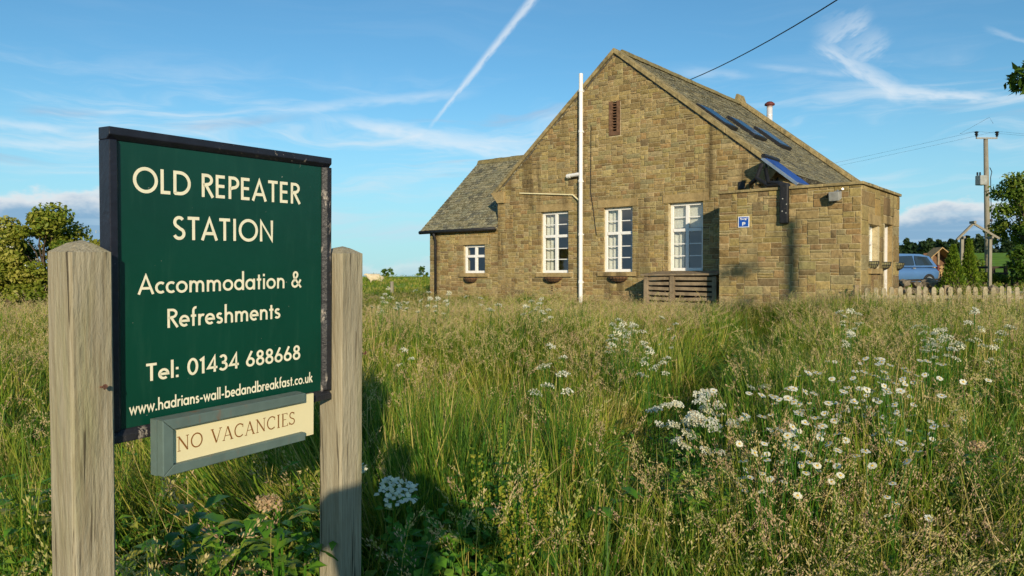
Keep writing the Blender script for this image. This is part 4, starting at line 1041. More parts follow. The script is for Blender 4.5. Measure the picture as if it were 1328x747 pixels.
GS = {
 'N': (.86, [(sf, [(.14, 0), (.14, 1)]), (tk, [(.13, .97), (.74, .03)]), (sf, [(.73, 0), (.73, 1)]), srf(.04, .25, .022), srf(.0, .18, .978), srf(.63, .84, .978)]),
 'O': (.92, [(.085, ring(.46, .5, .38, .465))]), 'V': (.82, [(tk, [(.10, .98), (.43, .02)]), (sf, [(.43, .02), (.74, .98)]), srf(.0, .24, .978), srf(.63, .85, .978)]),
 'A': (.82, [(sf, [(.09, .0), (.40, .98)]), (tk, [(.40, .98), (.73, .0)]), (sf, [(.2, .34), (.6, .34)]), srf(.0, .2, .022), srf(.6, .85, .022)]),
 'C': (.80, [(.085, arc(.45, .5, .37, .46, 48, 312, 20)), (sf, [(.71, .68), (.71, .93)])]), 'I': (.34, [(tk, [(.17, 0), (.17, 1)]), srf(.05, .29, .022), srf(.05, .29, .978)]),
 'E': (.62, [(tk, [(.16, 0), (.16, 1)]), (sf, [(.05, .978), (.54, .978), (.54, .84)]), (sf, [(.05, .022), (.58, .022), (.58, .18)]), (sf, [(.16, .52), (.45, .52)])]),
 'S': (.58, [(.08, arc(.29, .74, .20, .215, 35, 250, 14) + arc(.285, .265, .225, .22, 75, -155, 14)), (sf, [(.485, .76), (.485, .95)]), (sf, [(.055, .05), (.055, .26)])]), ' ': (.42, []),
}
line('NO VACANCIES', .146, .533, -.043, .0385, track=.07, plane=.036, mat='brownletter', parent=hb, glyphs=GS)

# ------------------------------------------------------------------ plants: shared generators
def leaf_cloud(centres, radii, n_per, size, seed, flat=0.75, aspect=1.8, tint_lo=0.1, tint_hi=0.9, droop=0.0):
    """leaf-sized quads (diamond shaped) scattered through clumps; returns verts (n*4,3) and tint"""
    g = np.random.default_rng(seed); V = []; T_ = []
    for c_, rad in zip(centres, radii):
        n = max(6, int(n_per*g.uniform(.6, 1.4)))
        d = g.normal(size=(n, 3)); d /= np.linalg.norm(d, axis=1)[:, None]
        rr = g.uniform(0, 1, n)**0.45
        P = np.array(c_) + d*rr[:, None]*rad*np.array([1, 1, flat])
        # leaf frame: random, biased so that blades face outward and up
        nrm = d*0.7 + g.normal(size=(n, 3))*0.6 + np.array([0, 0, 0.45]); nrm /= np.linalg.norm(nrm, axis=1)[:, None]
        t = np.cross(nrm, g.normal(size=(n, 3))); t /= np.linalg.norm(t, axis=1)[:, None] + 1e-9
        t[:, 2] -= droop; t /= np.linalg.norm(t, axis=1)[:, None]
        b = np.cross(nrm, t)
        s = size*g.uniform(.6, 1.35, n)[:, None]
        q = np.stack([P - t*s*aspect*.5, P + b*s*.5 + nrm*s*.12, P + t*s*aspect*.5, P - b*s*.5 + nrm*s*.12], 1)
        V.append(q.reshape(-1, 3)); base = g.uniform(tint_lo, tint_hi)
        T_.append(np.clip(base*.5 + g.uniform(tint_lo, tint_hi, n)*.5, 0, 1))
    return np.concatenate(V), np.concatenate(T_)

def limb_tubes(mb, base, fork, ends, r0, rs, wob=.12):
    mb.tube([base, base.lerp(fork, .5) + Vector((rs.uniform(-wob, wob)*.4, rs.uniform(-wob, wob)*.4, 0)), fork], [r0, r0*.82, r0*.66], 8)
    for e in ends:
        e = Vector(e); m1 = fork.lerp(e, .45) + Vector((rs.uniform(-wob, wob), rs.uniform(-wob, wob), rs.uniform(0, wob)))
        mb.tube([fork + (base-fork)*rs.uniform(0, .25), m1, e], [r0*.42, r0*.26, r0*.08], 5)

def tree(name, base, height, crown_c, crown_r, n_clumps, n_per, leaf, mat, label, cat='tree', group=None, seed=1, clump_r=None, trunk_r=.07, fork=.35, surf=.5, droop=0.0, flowers=None, aspect=1.8):
    rs = random.Random(seed); root = empty(name, base, label, cat, group)
    cs = []; crown_c = Vector(crown_c); crown_r = Vector(crown_r)
    for i in range(n_clumps):
        while True:
            p = Vector((rs.uniform(-1, 1), rs.uniform(-1, 1), rs.uniform(-1, 1)))
            if p.length < 1: break
        p = p.normalized()*(p.length**surf)
        cs.append(crown_c + Vector((p.x*crown_r.x, p.y*crown_r.y, p.z*crown_r.z)))
    cr = clump_r or min(crown_r)*.36
    V, T_ = leaf_cloud([tuple(c_) for c_ in cs], [cr*rs.uniform(.55, 1.3) for _ in cs], n_per, leaf, seed, droop=droop, aspect=aspect)
    link('crown', quads_mesh('crown', V, 4, T_), M[mat], root)
    mb = MB(); b = Vector(base); limb_tubes(mb, b - Vector((0, 0, .2)), b.lerp(Vector((crown_c.x, crown_c.y, b.z+height)), fork), cs[::2], trunk_r, rs)
    mb.build('trunk', M['bark'], root)
    if flowers:
        V, T_ = leaf_cloud([tuple(c_ + Vector((rs.uniform(-.3, .3)*cr*3, -abs(rs.gauss(0, .5))*cr, rs.uniform(.3, 1.0)*cr))) for c_ in rs.sample(cs, flowers)], [.09]*flowers, 16, .03, seed+9, .35, 1.1)
        link('flower_heads', quads_mesh('flower_heads', V, 4, T_), M['petal'], root)
    return root

# ------------------------------------------------------------------ garden and fields to the right
# picket fence, constant depth in front of the annexe side garden
FY = 14.95
fence = empty('picket_fence', (8.5, FY, gz(8.5, FY)), 'low weathered picket fence with rounded tops beside the annexe', 'fence')
k = 0; x = 6.90
while x < 13.2:
    top = EYE - .205 + rnd.uniform(-.02, .02); g0 = gz(x, FY) - .05; tl = rnd.uniform(-.03, .03)
    mb = MB(); w2_ = .044; th = .02; y = FY + rnd.uniform(-.008, .008)
    prof = [(-w2_, g0), (w2_, g0), (w2_, top-.05), (w2_*.8, top-.018), (w2_*.4, top-.003), (0, top), (-w2_*.4, top-.003), (-w2_*.8, top-.018), (-w2_, top-.05)]
    n = len(prof); vs = [(x+a+tl*(b-g0), y, b) for a, b in prof] + [(x+a+tl*(b-g0), y+th, b) for a, b in prof]
    mb.add(vs, [tuple(range(n)), tuple(range(2*n-1, n-1, -1))] + [(i, (i+1) % n, (i+1) % n+n, i+n) for i in range(n)])
    mb.build('picket', M['palewood'], fence); x += .162; k += 1
for z in (.24, .50):
    mb = MB(); mb.add([(6.7, FY+.022, EYE-.205-z), (13.3, FY+.022, EYE-.205-z), (13.3, FY+.06, EYE-.205-z), (6.7, FY+.06, EYE-.205-z), (6.7, FY+.022, EYE-.135-z), (13.3, FY+.022, EYE-.135-z), (13.3, FY+.06, EYE-.135-z), (6.7, FY+.06, EYE-.135-z)],
                      [(3,2,1,0), (4,5,6,7), (0,1,5,4), (1,2,6,5), (2,3,7,6), (3,0,4,7)]); mb.build('rail', M['palewood'], fence)
for x in (6.72, 8.47, 10.3, 12.1):
    mb = MB(); mb.box((x, FY+.11, (EYE-.18+gz(x, FY))/2-.05), (.09, .09, EYE-.18-gz(x, FY)+.1)); bevel(mb.build('fence_post', M['oldwood'], fence), .008)
# loose pickets leaning against the annexe front
for i, (a, lean) in enumerate(((1.50, .05), (1.63, .02), (1.76, -.03), (1.90, .06), (2.04, .0), (2.16, .04))):
    root = None
    mb = MB(); p = Pf(a, 0, .22); g0 = gz(p.x, p.y); tp_ = EYE - .44 + i*.035
    prof = [(-.045, g0-.1), (.045, g0-.1), (.045, tp_-.04), (.0, tp_), (-.045, tp_-.04)]; n = 5
    vs = [Pf(a+u_+lean*(v_-g0), 0, .22-.10*(v_-g0)) + Vector((0, 0, v_-EYE)) for u_, v_ in prof] + [Pf(a+u_+lean*(v_-g0), 0, .24-.10*(v_-g0)) + Vector((0, 0, v_-EYE)) for u_, v_ in prof]
    mb.add(vs, [tuple(range(n)), tuple(range(2*n-1, n-1, -1))] + [(i_, (i_+1) % n, (i_+1) % n+n, i_+n) for i_ in range(n)])
    o = mb.build('picket_board', M['oldwood'], None); tag(o, 'short dark fence picket standing low against the annexe front wall', 'picket', 'pickets low against the annexe front')
mb = MB(); p0 = Pf(2.08, -.62, .30); p1 = Pf(2.24, -.18, .22); mb.tube([p0, p1], .018, 6); tag(mb.build('garden_stick', M['palewood'], None), 'short pale stick leaning on the annexe front corner', 'stick')

# dry-stone wall behind the fence
dw = empty('rubble_wall', (9.9, 18.6, gz(9.9, 18.6)), 'low rough rubble stone wall behind the picket fence below the car', 'wall')
rs = random.Random(21)
for row in range(4):
    x = 8.95 + rs.uniform(0, .15)
    while x < 11.5:
        w_ = rs.uniform(.22, .42); hh = rs.uniform(.17, .25); z = EYE - .86 + row*.19 + rs.uniform(-.02, .02)
        if row == 3 and x > 10.6: break
        bm = bmesh.new(); bmesh.ops.create_icosphere(bm, subdivisions=1, radius=.5)
        for v_ in bm.verts: v_.co *= rs.uniform(.84, 1.16)
        me = bpy.data.meshes.new('rubble_stone'); bm.to_mesh(me); bm.free()
        o = link('rubble_stone', me, M['rock'], dw); o.matrix_parent_inverse = chain(dw).inverted()
        o.location = (x+w_/2, 18.6+rs.uniform(-.06, .06), z+hh/2); o.scale = (w_*1.12, .42, hh*1.15); o.rotation_euler = (rs.uniform(-.2, .2), rs.uniform(-.2, .2), rs.uniform(-.4, .4)); x += w_
for k, (x0, x1, z) in enumerate(((9.1, 10.6, -.16), (9.3, 11.0, -.09))):
    mb = MB(); mb.box(((x0+x1)/2, 18.62+.15*k, EYE+z), (x1-x0, .16, .045), Matrix.Rotation(.03*(1-2*k), 3, 'Y')); tag(bevel(mb.build('timber_plank', M['darkwood'], None), .006), 'dark timber plank lying on top of the rubble wall', 'plank', 'planks on the rubble wall')

# two dwarf conifers
def conifer(x, y, h_, r_, seed, label):
    base = Vector((x, y, gz(x, y))); g = np.random.default_rng(seed); n = 5200
    t = g.uniform(0, 1, n)**.8; a = g.uniform(0, 2*math.pi, n)
    prof = r_*np.clip(1-t, 0, 1)**.92*np.minimum(1, .55+t*5)
    lump = 1 + .10*np.sin(a*5+t*17) + g.normal(0, .06, n)
    rr = prof*lump*g.uniform(.70, 1.03, n)
    P = np.stack([base.x+rr*np.cos(a), base.y+rr*np.sin(a), base.z+.04+t*h_], 1)
    out = np.stack([np.cos(a), np.sin(a), np.full(n, 1.2)], 1) + g.normal(0, .35, (n, 3)); out /= np.linalg.norm(out, axis=1)[:, None]
    sd = np.cross(out, g.normal(size=(n, 3))); sd /= np.linalg.norm(sd, axis=1)[:, None]; s = g.uniform(.03, .065, n)[:, None]
    V = np.stack([P, P+out*s*.6+sd*s*.28, P+out*s*1.3, P+out*s*.6-sd*s*.28], 1).reshape(-1, 3)
    root = empty('dwarf_conifer', base, label, 'conifer', 'dwarf conifers behind the picket fence')
    link('foliage', quads_mesh('foliage', V, 4, g.uniform(.0, 1, n)), M['conifer'], root)
    mb = MB(); mb.tube([base-Vector((0, 0, .1)), base+Vector((0, 0, h_*.8))], [.04, .012], 6); mb.tube([base+Vector((0, 0, .02)), base+Vector((0, 0, h_*.9))], [r_*.70, .01], 9); mb.build('stem', M['bark'], root)
conifer(.572*16.6, 16.6, 1.52, .40, 41, 'broad dwarf conifer just behind the picket fence')
conifer(.5925*17.3, 17.3, 1.66, .30, 42, 'slim dwarf conifer beside the broader one behind the picket fence')

# drive and lawn edge
dr_ = MB(); drv = []
for i in range(13):
    x = 14.0 + i*3.0; drv += [(x, 27.6+.15*math.sin(i), gz(x, 27.6)+.03), (x, 30.4+.15*math.cos(i), gz(x, 30.4)+.03)]
dr_.add(drv, [(2*i, 2*i+2, 2*i+3, 2*i+1) for i in range(12)])
o = dr_.build('drive', pmat('gravel_drive', (0.34, 0.31, 0.27), .95, .2, 3, bump=.6, bscale=30), None); o['kind'] = 'structure'

# parked hatchback
def car():
    c0 = Vector((.4925*34, 34.0, 0)); c0.z = gz(c0.x, c0.y)
    root = empty('parked_car', c0, 'metallic blue hatchback parked behind the stone annexe', 'car')
    Mz = Matrix.Rotation(R_(194), 4, 'Z')
    P = lambda x, y, z: c0 + (Mz @ Vector((x, y, z)))
    paint = pmat('blue_car_paint', (0.085, 0.19, 0.40), .35, .05, 3, metal=.2, spec=.5, coat=.6)
    glass = pmat('car_glass', (0.025, 0.04, 0.055), .05, .1, 2, spec=.9)
    rubber = pmat('tyre_rubber', (.02, .02, .02), .8, .1, 10)
    # stations along the length: x, sill z, belt z, half width at belt
    st = [(-1.90, .42, .78, .62), (-1.80, .30, .90, .76), (-1.30, .26, .93, .81), (-.4, .25, .93, .82), (.5, .25, .91, .82), (1.05, .26, .86, .80), (1.65, .30, .72, .74), (1.86, .40, .58, .60)]
    mb = MB(); vs = []
    for x, z0, z1, w_ in st:
        vs += [P(x, -w_*.9, z0), P(x, -w_*1.0, z0+.12), P(x, -w_*1.02, (z0+z1)/2+.05), P(x, -w_*.96, z1), P(x, 0, z1+.035), P(x, w_*.96, z1), P(x, w_*1.02, (z0+z1)/2+.05), P(x, w_, z0+.12), P(x, w_*.9, z0)]
    n = 9; fs = [(i*n+k, i*n+k+1, (i+1)*n+k+1, (i+1)*n+k) for i in range(len(st)-1) for k in range(n-1)] + [((i+1)*n, i*n, i*n+n-1, (i+1)*n+n-1) for i in range(len(st)-1)] + [tuple(range(n)), tuple(range(len(vs)-1, len(vs)-n-1, -1))]
    mb.add(vs, fs); body = mb.build('body', paint, root, smooth=True); sm = body.modifiers.new('smooth', 'SUBSURF'); sm.levels = sm.render_levels = 2
    roof = [(-1.72, .93, .70), (-1.42, 1.36, .58), (-.95, 1.46, .57), (.0, 1.47, .57), (.35, 1.42, .56), (1.08, .92, .66)]
    mb = MB(); vs = []
    for x, z, w_ in roof: vs += [P(x, -w_, z), P(x, 0, z+.025), P(x, w_, z)]
    for x, z, w_ in ((-1.72, .90, .74), (1.10, .88, .74)): vs += [P(x, -w_, z), P(x, w_, z)]
    fs = [(i*3+k, i*3+k+1, i*3+k+4, i*3+k+3) for i in range(5) for k in range(2)]
    mb.add(vs, fs); b1 = len(roof)*3
    mb.add([], []); mb.f += [(0, 3, 6, 9, 12, 15, b1+2, b1), (2, b1+1, b1+3, 17, 14, 11, 8, 5), (0, b1, b1+1, 2, 1), (15, 16, 17, b1+3, b1+2)]; mb.mi += [0]*4
    mb.build('cabin', paint, root)
    for sgn in (-1, 1):
        for poly in ([(-1.50, .97), (-1.28, 1.34), (-.62, 1.385), (-.62, .97)], [(-.54, .97), (-.54, 1.385), (.20, 1.36), (.78, .97)]):
            mb = MB(); off = .012
            def wy(z): return sgn*(.74-(z-.90)*.34+off)
            mb.add([P(x, wy(z), z) for x, z in poly], [tuple(range(len(poly)))]); mb.build('side_window', glass, root)
        mb = MB(); mb.box((0, 0, 0), (.16, .12, .11)); mb.v = [tuple(P(.70, sgn*.90, 1.0) + (Mz.to_3x3() @ Vector(v_))) for v_ in mb.v]; bevel(mb.build('door_mirror', M['white'], root), .03, 3)
        mb = MB(); mb.box((0, 0, 0), (.16, .03, .03)); mb.v = [tuple(P(-.42, sgn*.845, .84) + (Mz.to_3x3() @ Vector(v_))) for v_ in mb.v]; mb.build('door_handle', M['grey'], root)
        mb = MB(); mb.box((0, 0, 0), (.10, .14, .26)); mb.v = [tuple(P(-1.80, sgn*.66, .86) + (Mz.to_3x3() @ Vector(v_))) for v_ in mb.v]; bevel(mb.build('tail_light', M['cowl'], root), .02)
        for x in (-1.22, 1.18):
            ax = Mz.to_3x3() @ Vector((0, 1, 0)); cc = P(x, sgn*.74, .30)
            mb = MB(); mb.tube([cc - ax*.09, cc - ax*.08, cc + ax*.08, cc + ax*.09], [.24, .30, .30, .24], 20); wh = mb.build('wheel', rubber, root, smooth=False)
            mb = MB(); mb.tube([cc - ax*.097, cc + ax*.097], .18, 14); mb.build('rim', M['alu'], wh)
    mb = MB(); mb.add([P(-1.735, -.58, .97), P(-1.735, .58, .97), P(-1.475, .50, 1.335), P(-1.475, -.50, 1.335)], [(0, 1, 2, 3)]); mb.build('rear_window', glass, root)
    mb = MB(); mb.add([P(1.06, -.60, .955), P(1.06, .60, .955), P(.40, .51, 1.40), P(.40, -.51, 1.40)], [(0, 1, 2, 3)]); mb.build('windscreen', glass, root)
car()

# open-fronted log store with a pitched roof
def log_store():
    y = 38.5; x0 = .5385*y; x1 = .5730*y; z0 = gz(x0, y) ; cx_ = x0 + (x1-x0)*.36
    root = empty('log_store', (cx_, y, z0), 'open gabled wooden log store heaped with split logs beside the blue car', 'log store')
    zr, zl, zri = EYE+.037*y, EYE+.024*y, EYE+.018*y
    tan = pmat('fresh_timber', (.42, .27, .12), .85, .2, 5, bump=.3)
    for (xa, za, xb, zb) in ((x0-.08, zl, cx_, zr), (cx_, zr, x1+.08, zri)):
        mb = MB(); mb.hexa([Vector((xa, y-.5, za-.05)), Vector((xb, y-.5, zb-.05)), Vector((xb, y+.35, zb-.05)), Vector((xa, y+.35, za-.05)), Vector((xa, y-.5, za)), Vector((xb, y-.5, zb)), Vector((xb, y+.35, zb)), Vector((xa, y+.35, za))]); mb.build('roof_slope', tan, root)
    for xa, za in ((x0, zl), (x0+.36*(x1-x0)-.15, zr-.12), (x1-.25, zri+.14)):
        for yy in (y-.38, y+.25):
            mb = MB(); mb.box((xa, yy, (za+z0)/2-.06), (.09, .09, za-z0)); mb.build('post', M['oldwood'], root)
    mb = MB(); mb.box((cx_+.1, y+.31, (zr+z0)/2-.1), (x1-x0-.1, .03, zr-z0-.35)); mb.build('back_board', M['rust'], root)
    rs = random.Random(4); row = 0; z = z0+.08
    while z < EYE+.012*y:
        x = x0 - .1 + rs.uniform(0, .1)
        while x < x1+.1 - .0*row:
            r_ = rs.uniform(.06, .10); mb = MB()
            a = Vector((x, y-.42+rs.uniform(-.08, .05), z+rs.uniform(-.02, .02))); b_ = a + Vector((rs.uniform(-.04, .04), 0.65, rs.uniform(-.03, .03)))
            mb.tube([a, b_], r_, 7); mb.build('log', tan if rs.random() < .7 else M['bark'], root); x += r_*2.05
        z += .155; row += 1
log_store()

# timber gate arch
def arch():
    y = 33.0; xl, xr, xa = .583*y, .6195*y, .5965*y; z0 = gz(xl, y); ze, zt = EYE+.050*y, EYE+.068*y
    root = empty('garden_arch', ((xl+xr)/2, y, z0), 'bare timber garden arch with a pointed top near the utility pole', 'arch')
    def beam(nm, p, q, w_=.10): mb = MB(); mb.tube([p, q], w_*.6, 4); mb.build(nm, M['polewood'], root)
    for yy in (0,):
        for x in (xl, xr): mb = MB(); mb.box((x, y+yy, (z0+ze)/2-.1), (.12, .12, ze-z0+.2)); bevel(mb.build('post', M['polewood'], root), .01)
        beam('rafter', Vector((xl-.25, y+yy-.06, ze-.10)), Vector((xa, y+yy-.06, zt))); beam('rafter', Vector((xr+.35, y+yy-.06, ze-.05)), Vector((xa, y+yy-.06, zt)))
    beam('ridge_beam', Vector((xa, y-.2, zt+.05)), Vector((xa, y+.15, zt+.05)), .12)
    for x in (xl, xr): beam('plate', Vector((x, y-.2, ze)), Vector((x, y+.2, ze)), .1)
arch()

# utility pole with transformer, and its wires
def upole():
    y = 50.0; b = Vector((.6175*y, y, gz(.6175*y, y))); t = Vector((.6125*y, y, EYE+.179*y))
    root = empty('utility_pole', b, 'grey wooden utility pole with crossarm insulators and a hung transformer', 'utility pole')
    mb = MB(); mb.tube([b-Vector((0, 0, .5)), b.lerp(t, .5), t], [.19, .165, .13], 12); mb.build('shaft', M['polewood'], root, smooth=True)
    mb = MB(); mb.box(t+Vector((-.02, -.14, -.06)), (1.36, .08, .09)); mb.build('crossarm', M['grey'], root)
    ins = []
    for dx in (-.68, .64):
        p = t+Vector((dx, -.14, .02)); ins.append(p+Vector((0, 0, .36)))
        mb = MB(); mb.lathe([(.03, -.05), (.03, .02), (.10, .05), (.05, .10), (.12, .16), (.06, .22), (.14, .30), (.05, .36), (.0, .37)], p, 10); mb.build('insulator', M['blackmetal'], root)
    p = b.lerp(t, .70)+Vector((-.40, -.1, 0))
    mb = MB(); mb.box(p, (.52, .46, .62), Matrix.Rotation(.2, 3, 'Z')); tr = bevel(mb.build('transformer', pmat('transformer_grey', (.32, .33, .31), .5, .15, 6), root), .04, 3)
    for dx in (-.17, .0): mb = MB(); mb.lathe([(.03, 0), (.07, .06), (.03, .10), (.07, .16), (.03, .22)], p+Vector((dx-.08, 0, .31)), 8); mb.build('bushing', M['blackmetal'], tr)
    mb = MB(); mb.tube([b.lerp(t, .79)+Vector((.17, -.1, 0)), b.lerp(t, .76)+Vector((.30, -.1, 0)), b.lerp(t, .72)+Vector((.2, -.12, 0)), b.lerp(t, .40)+Vector((.20, -.12, 0)), b.lerp(t, .25)+Vector((.19, -.12, 0))], .025, 6); mb.build('down_cable', M['cable'], root)
    for f_ in (.42, .36): mb = MB(); mb.box(b.lerp(t, f_)+Vector((.17, -.13, 0)), (.14, .14, .16)); mb.build('junction_box', M['blackmetal'], root)
    for i, p in enumerate(ins):
        for (q, lb) in ((Vector((-1.0+i*1.2, 110, EYE+8.6)), 'thin power line running left from the utility pole behind the hall'), (Vector((74+i*1.3, 62, EYE+11.5)), 'thin power line running right from the utility pole')):
            pts = []
            for k in range(17):
                s_ = k/16; w_ = p.lerp(q, s_); w_.z -= 4*.9*s_*(1-s_); pts.append(w_)
            mb = MB(); mb.tube(pts, .006, 4); tag(mb.build('power_line', M['cable'], None), lb, 'power line', 'power lines from the utility pole')
    mb = MB(); mb.tube([ins[0], ins[0]+Vector((-.9, .3, -.1)), p+Vector((-.5, 0, .9)), p+Vector((-.25, 0, .5))], .008, 4); mb.build('jumper_wire', M['cable'], root)
upole()

# dark post-and-rail fence and gatepost on the right, hedge tree behind it
def rail_fence():
    y = 35.5; root = empty('post_and_rail_fence', (.63*y, y, gz(.63*y, y)), 'dark post and rail fence with a heavy gatepost beyond the drive', 'fence')
    for i, (px_, h_) in enumerate(((1268, .95), (1288, .95), (1304, 1.0), (1345, 1.0), (1372, 1.0))):
        x = (px_-664)/F*y; mb = MB(); mb.box((x, y, gz(x, y)+h_/2-.1), (.12, .12, h_+.2)); mb.build('post', M['darkwood'], root)
    x = (1314-664)/F*y; mb = MB(); mb.box((x, y-.1, gz(x, y)+.72), (.24, .24, 1.55)); bevel(mb.build('gatepost', M['darkwood'], root), .02)
    for z in (.30, .62, .90):
        xa, xb = (1262-664)/F*y, (1306-664)/F*y
        mb = MB(); mb.box(((xa+xb)/2, y-.08, gz(xa, y)+z), (xb-xa, .04, .10)); mb.build('rail', M['darkwood'], root)
        xa, xb = (1318-664)/F*y, (1380-664)/F*y
        mb = MB(); mb.box(((xa+xb)/2, y-.08, gz(xa, y)+z), (xb-xa, .04, .12)); mb.build('rail', M['darkwood'], root)
rail_fence()
by = 42.0
tree('hedge_tree', (.672*by, by, gz(.672*by, by)), 6.0, (.686*by, by, EYE+3.3), (2.6, 2.0, 2.7), 70, 210, .115, 'ash', 'dark leafy hedge tree behind the gatepost at the garden edge', seed=31, clump_r=.66, trunk_r=.12, surf=.6)
tree('low_shrub', (.655*33.4, 33.4, gz(.655*33.4, 33.4)), 1.5, (.660*33.4, 33.4, EYE+.55), (.9, .7, .75), 24, 110, .10, 'ash', 'low dark shrub growing beside the gatepost', 'shrub', seed=32, clump_r=.34, trunk_r=.05)
for i, (px_, yy, h_, lb) in enumerate(((1276, 34.6, .6, 'low green bush in front of the post and rail fence beside the arch'), (1292, 34.9, .55, 'low green bush growing through the middle of the post and rail fence'), (1249, 41.5, 1.5, 'rounded bush behind the garden arch'))):
    x = (px_-664)/F*yy; tree('garden_bush', (x, yy, gz(x, yy)), h_, (x, yy, gz(x, yy)+h_*.55), (h_*.8, h_*.6, h_*.5), 16, 120, .09, 'elder', lb, 'bush', seed=50+i, clump_r=h_*.28, trunk_r=.04)
# tree just outside the frame whose branch reaches in at the top right
tb_ = Vector((6.18, 5.9, 0)); tb_.z = gz(tb_.x, tb_.y)
def near_tree():
    rs = random.Random(77); root = empty('ash_sapling', tb_, 'slender ash tree whose leafy branch tip reaches in from the right', 'tree')
    tip = Vector((.655*6.5, 6.5, EYE+.252*6.5)); fork = tb_ + Vector((-.25, .1, 2.7))
    ends = [tip + Vector((.10, .05, .03)), tip + Vector((.32, .1, .12)), tip+Vector((.25, -.05, -.10)), tip+Vector((.6, .2, .0))]
    ends += [tb_ + Vector((rs.uniform(-.75, .6), rs.uniform(-.6, .6), rs.uniform(3.2, 4.75))) for _ in range(9)]
    mb = MB(); limb_tubes(mb, tb_ - Vector((0, 0, .2)), fork, ends, .05, rs, .1); mb.build('trunk', M['bark'], root)
    V, T_ = leaf_cloud([tuple(e) for e in ends], [.17, .22, .20, .26] + [.24]*9, 165, .036, 77, .8, 2.6, droop=.25)
    link('crown', quads_mesh('crown', V, 4, T_), M['ash'], root)
near_tree()

# far wood along the skyline
def far_wood():
    g = np.random.default_rng(5); V = []; T_ = []
    for i in range(190):
        x = g.uniform(95, 205); y = g.uniform(235, 290); h_ = g.uniform(6.5, 9.0)*(1+.10*math.sin(x*.13)); z0 = gz(x, y)
        if x/y > .615: h_ *= .86
        r_ = g.uniform(1.6, 2.6); n = 130
        t = g.uniform(0.05, 1, n); a = g.uniform(0, 6.283, n); rr = r_*np.sqrt(np.clip(1.03-t, 0, 1))*g.uniform(.5, 1, n)*np.minimum(1, .55+t*2)
        P = np.stack([x+rr*np.cos(a), y+rr*np.sin(a), z0+t*h_], 1)
        d = g.normal(size=(n, 3)); d /= np.linalg.norm(d, axis=1)[:, None]; e = np.cross(d, g.normal(size=(n, 3))); e /= np.linalg.norm(e, axis=1)[:, None]
        s = g.uniform(.45, 1.0, n)[:, None]
        V.append(np.stack([P-d*s, P+e*s*.7, P+d*s, P-e*s*.7], 1).reshape(-1, 3)); T_.append(np.full(n, g.uniform(.1, .9)))
    o = link('far_wood', quads_mesh('far_wood', np.concatenate(V), 4, np.concatenate(T_)), M['farwood']); tag(o, 'dark belt of trees along the skyline beyond the garden', None, None, 'stuff')
far_wood()

# ------------------------------------------------------------------ left side
ey = 19.0
tree('elder_bush', (-.605*ey, ey, gz(-.605*ey, ey)), 2.5, (-.605*ey, ey, EYE+.42), (1.35, 1.0, 1.10), 64, 340, .062, 'elder', 'bushy elder shrub with yellow-green leaves behind the left sign post', 'shrub', seed=61, clump_r=.38, trunk_r=.07, surf=.55, flowers=14)
tree('elder_bush', (-.71*ey, ey+.6, gz(-.71*ey, ey+.6)), 2.0, (-.70*ey, ey+.6, EYE+.10), (1.3, .9, .95), 48, 320, .062, 'elder', 'lower elder shrub adjoining the bushy elder beside the meadow', 'shrub', seed=62, clump_r=.36, trunk_r=.06, surf=.55, flowers=8)
tree('hedge_shrub', (-.60*ey, ey-.9, gz(-.6*ey, ey-.9)), .7, (-.60*ey, ey-.9, EYE-.62), (1.7, .5, .36), 30, 120, .06, 'elder', 'low leafy undergrowth at the foot of the elder shrubs', 'shrub', seed=63, clump_r=.24, trunk_r=.03)
p = at_ground(508, 386); yb = p.y
fy = 27.0; fxp = (508-664)/F*fy
mb = MB(); mb.tube([Vector((fxp, fy, gz(fxp, fy)-.2)), Vector((fxp+.01, fy, EYE-.19))], [.065, .06], 7); tag(mb.build('fence_post', M['polewood'], None), 'short round wooden post in the pasture left of the hall', 'post')
fb = Vector((-.162*95, 95, gz(-15.4, 95)))
tree('gorse_bush', fb, 1.0, fb+Vector((0, 0, .5)), (.8, .5, .5), 8, 60, .16, 'ash', 'tiny dark bush on the pasture skyline left of the hall', 'bush', seed=64, clump_r=.35, trunk_r=.05)
fb = Vector((-.115*80, 80, gz(-9.2, 80)))
tree('thorn_bush', fb, 1.1, fb+Vector((0, 0, .55)), (.6, .5, .5), 8, 50, .14, 'ash', 'small thorn bush on the skyline beside the wing corner', 'bush', seed=65, clump_r=.3, trunk_r=.05)

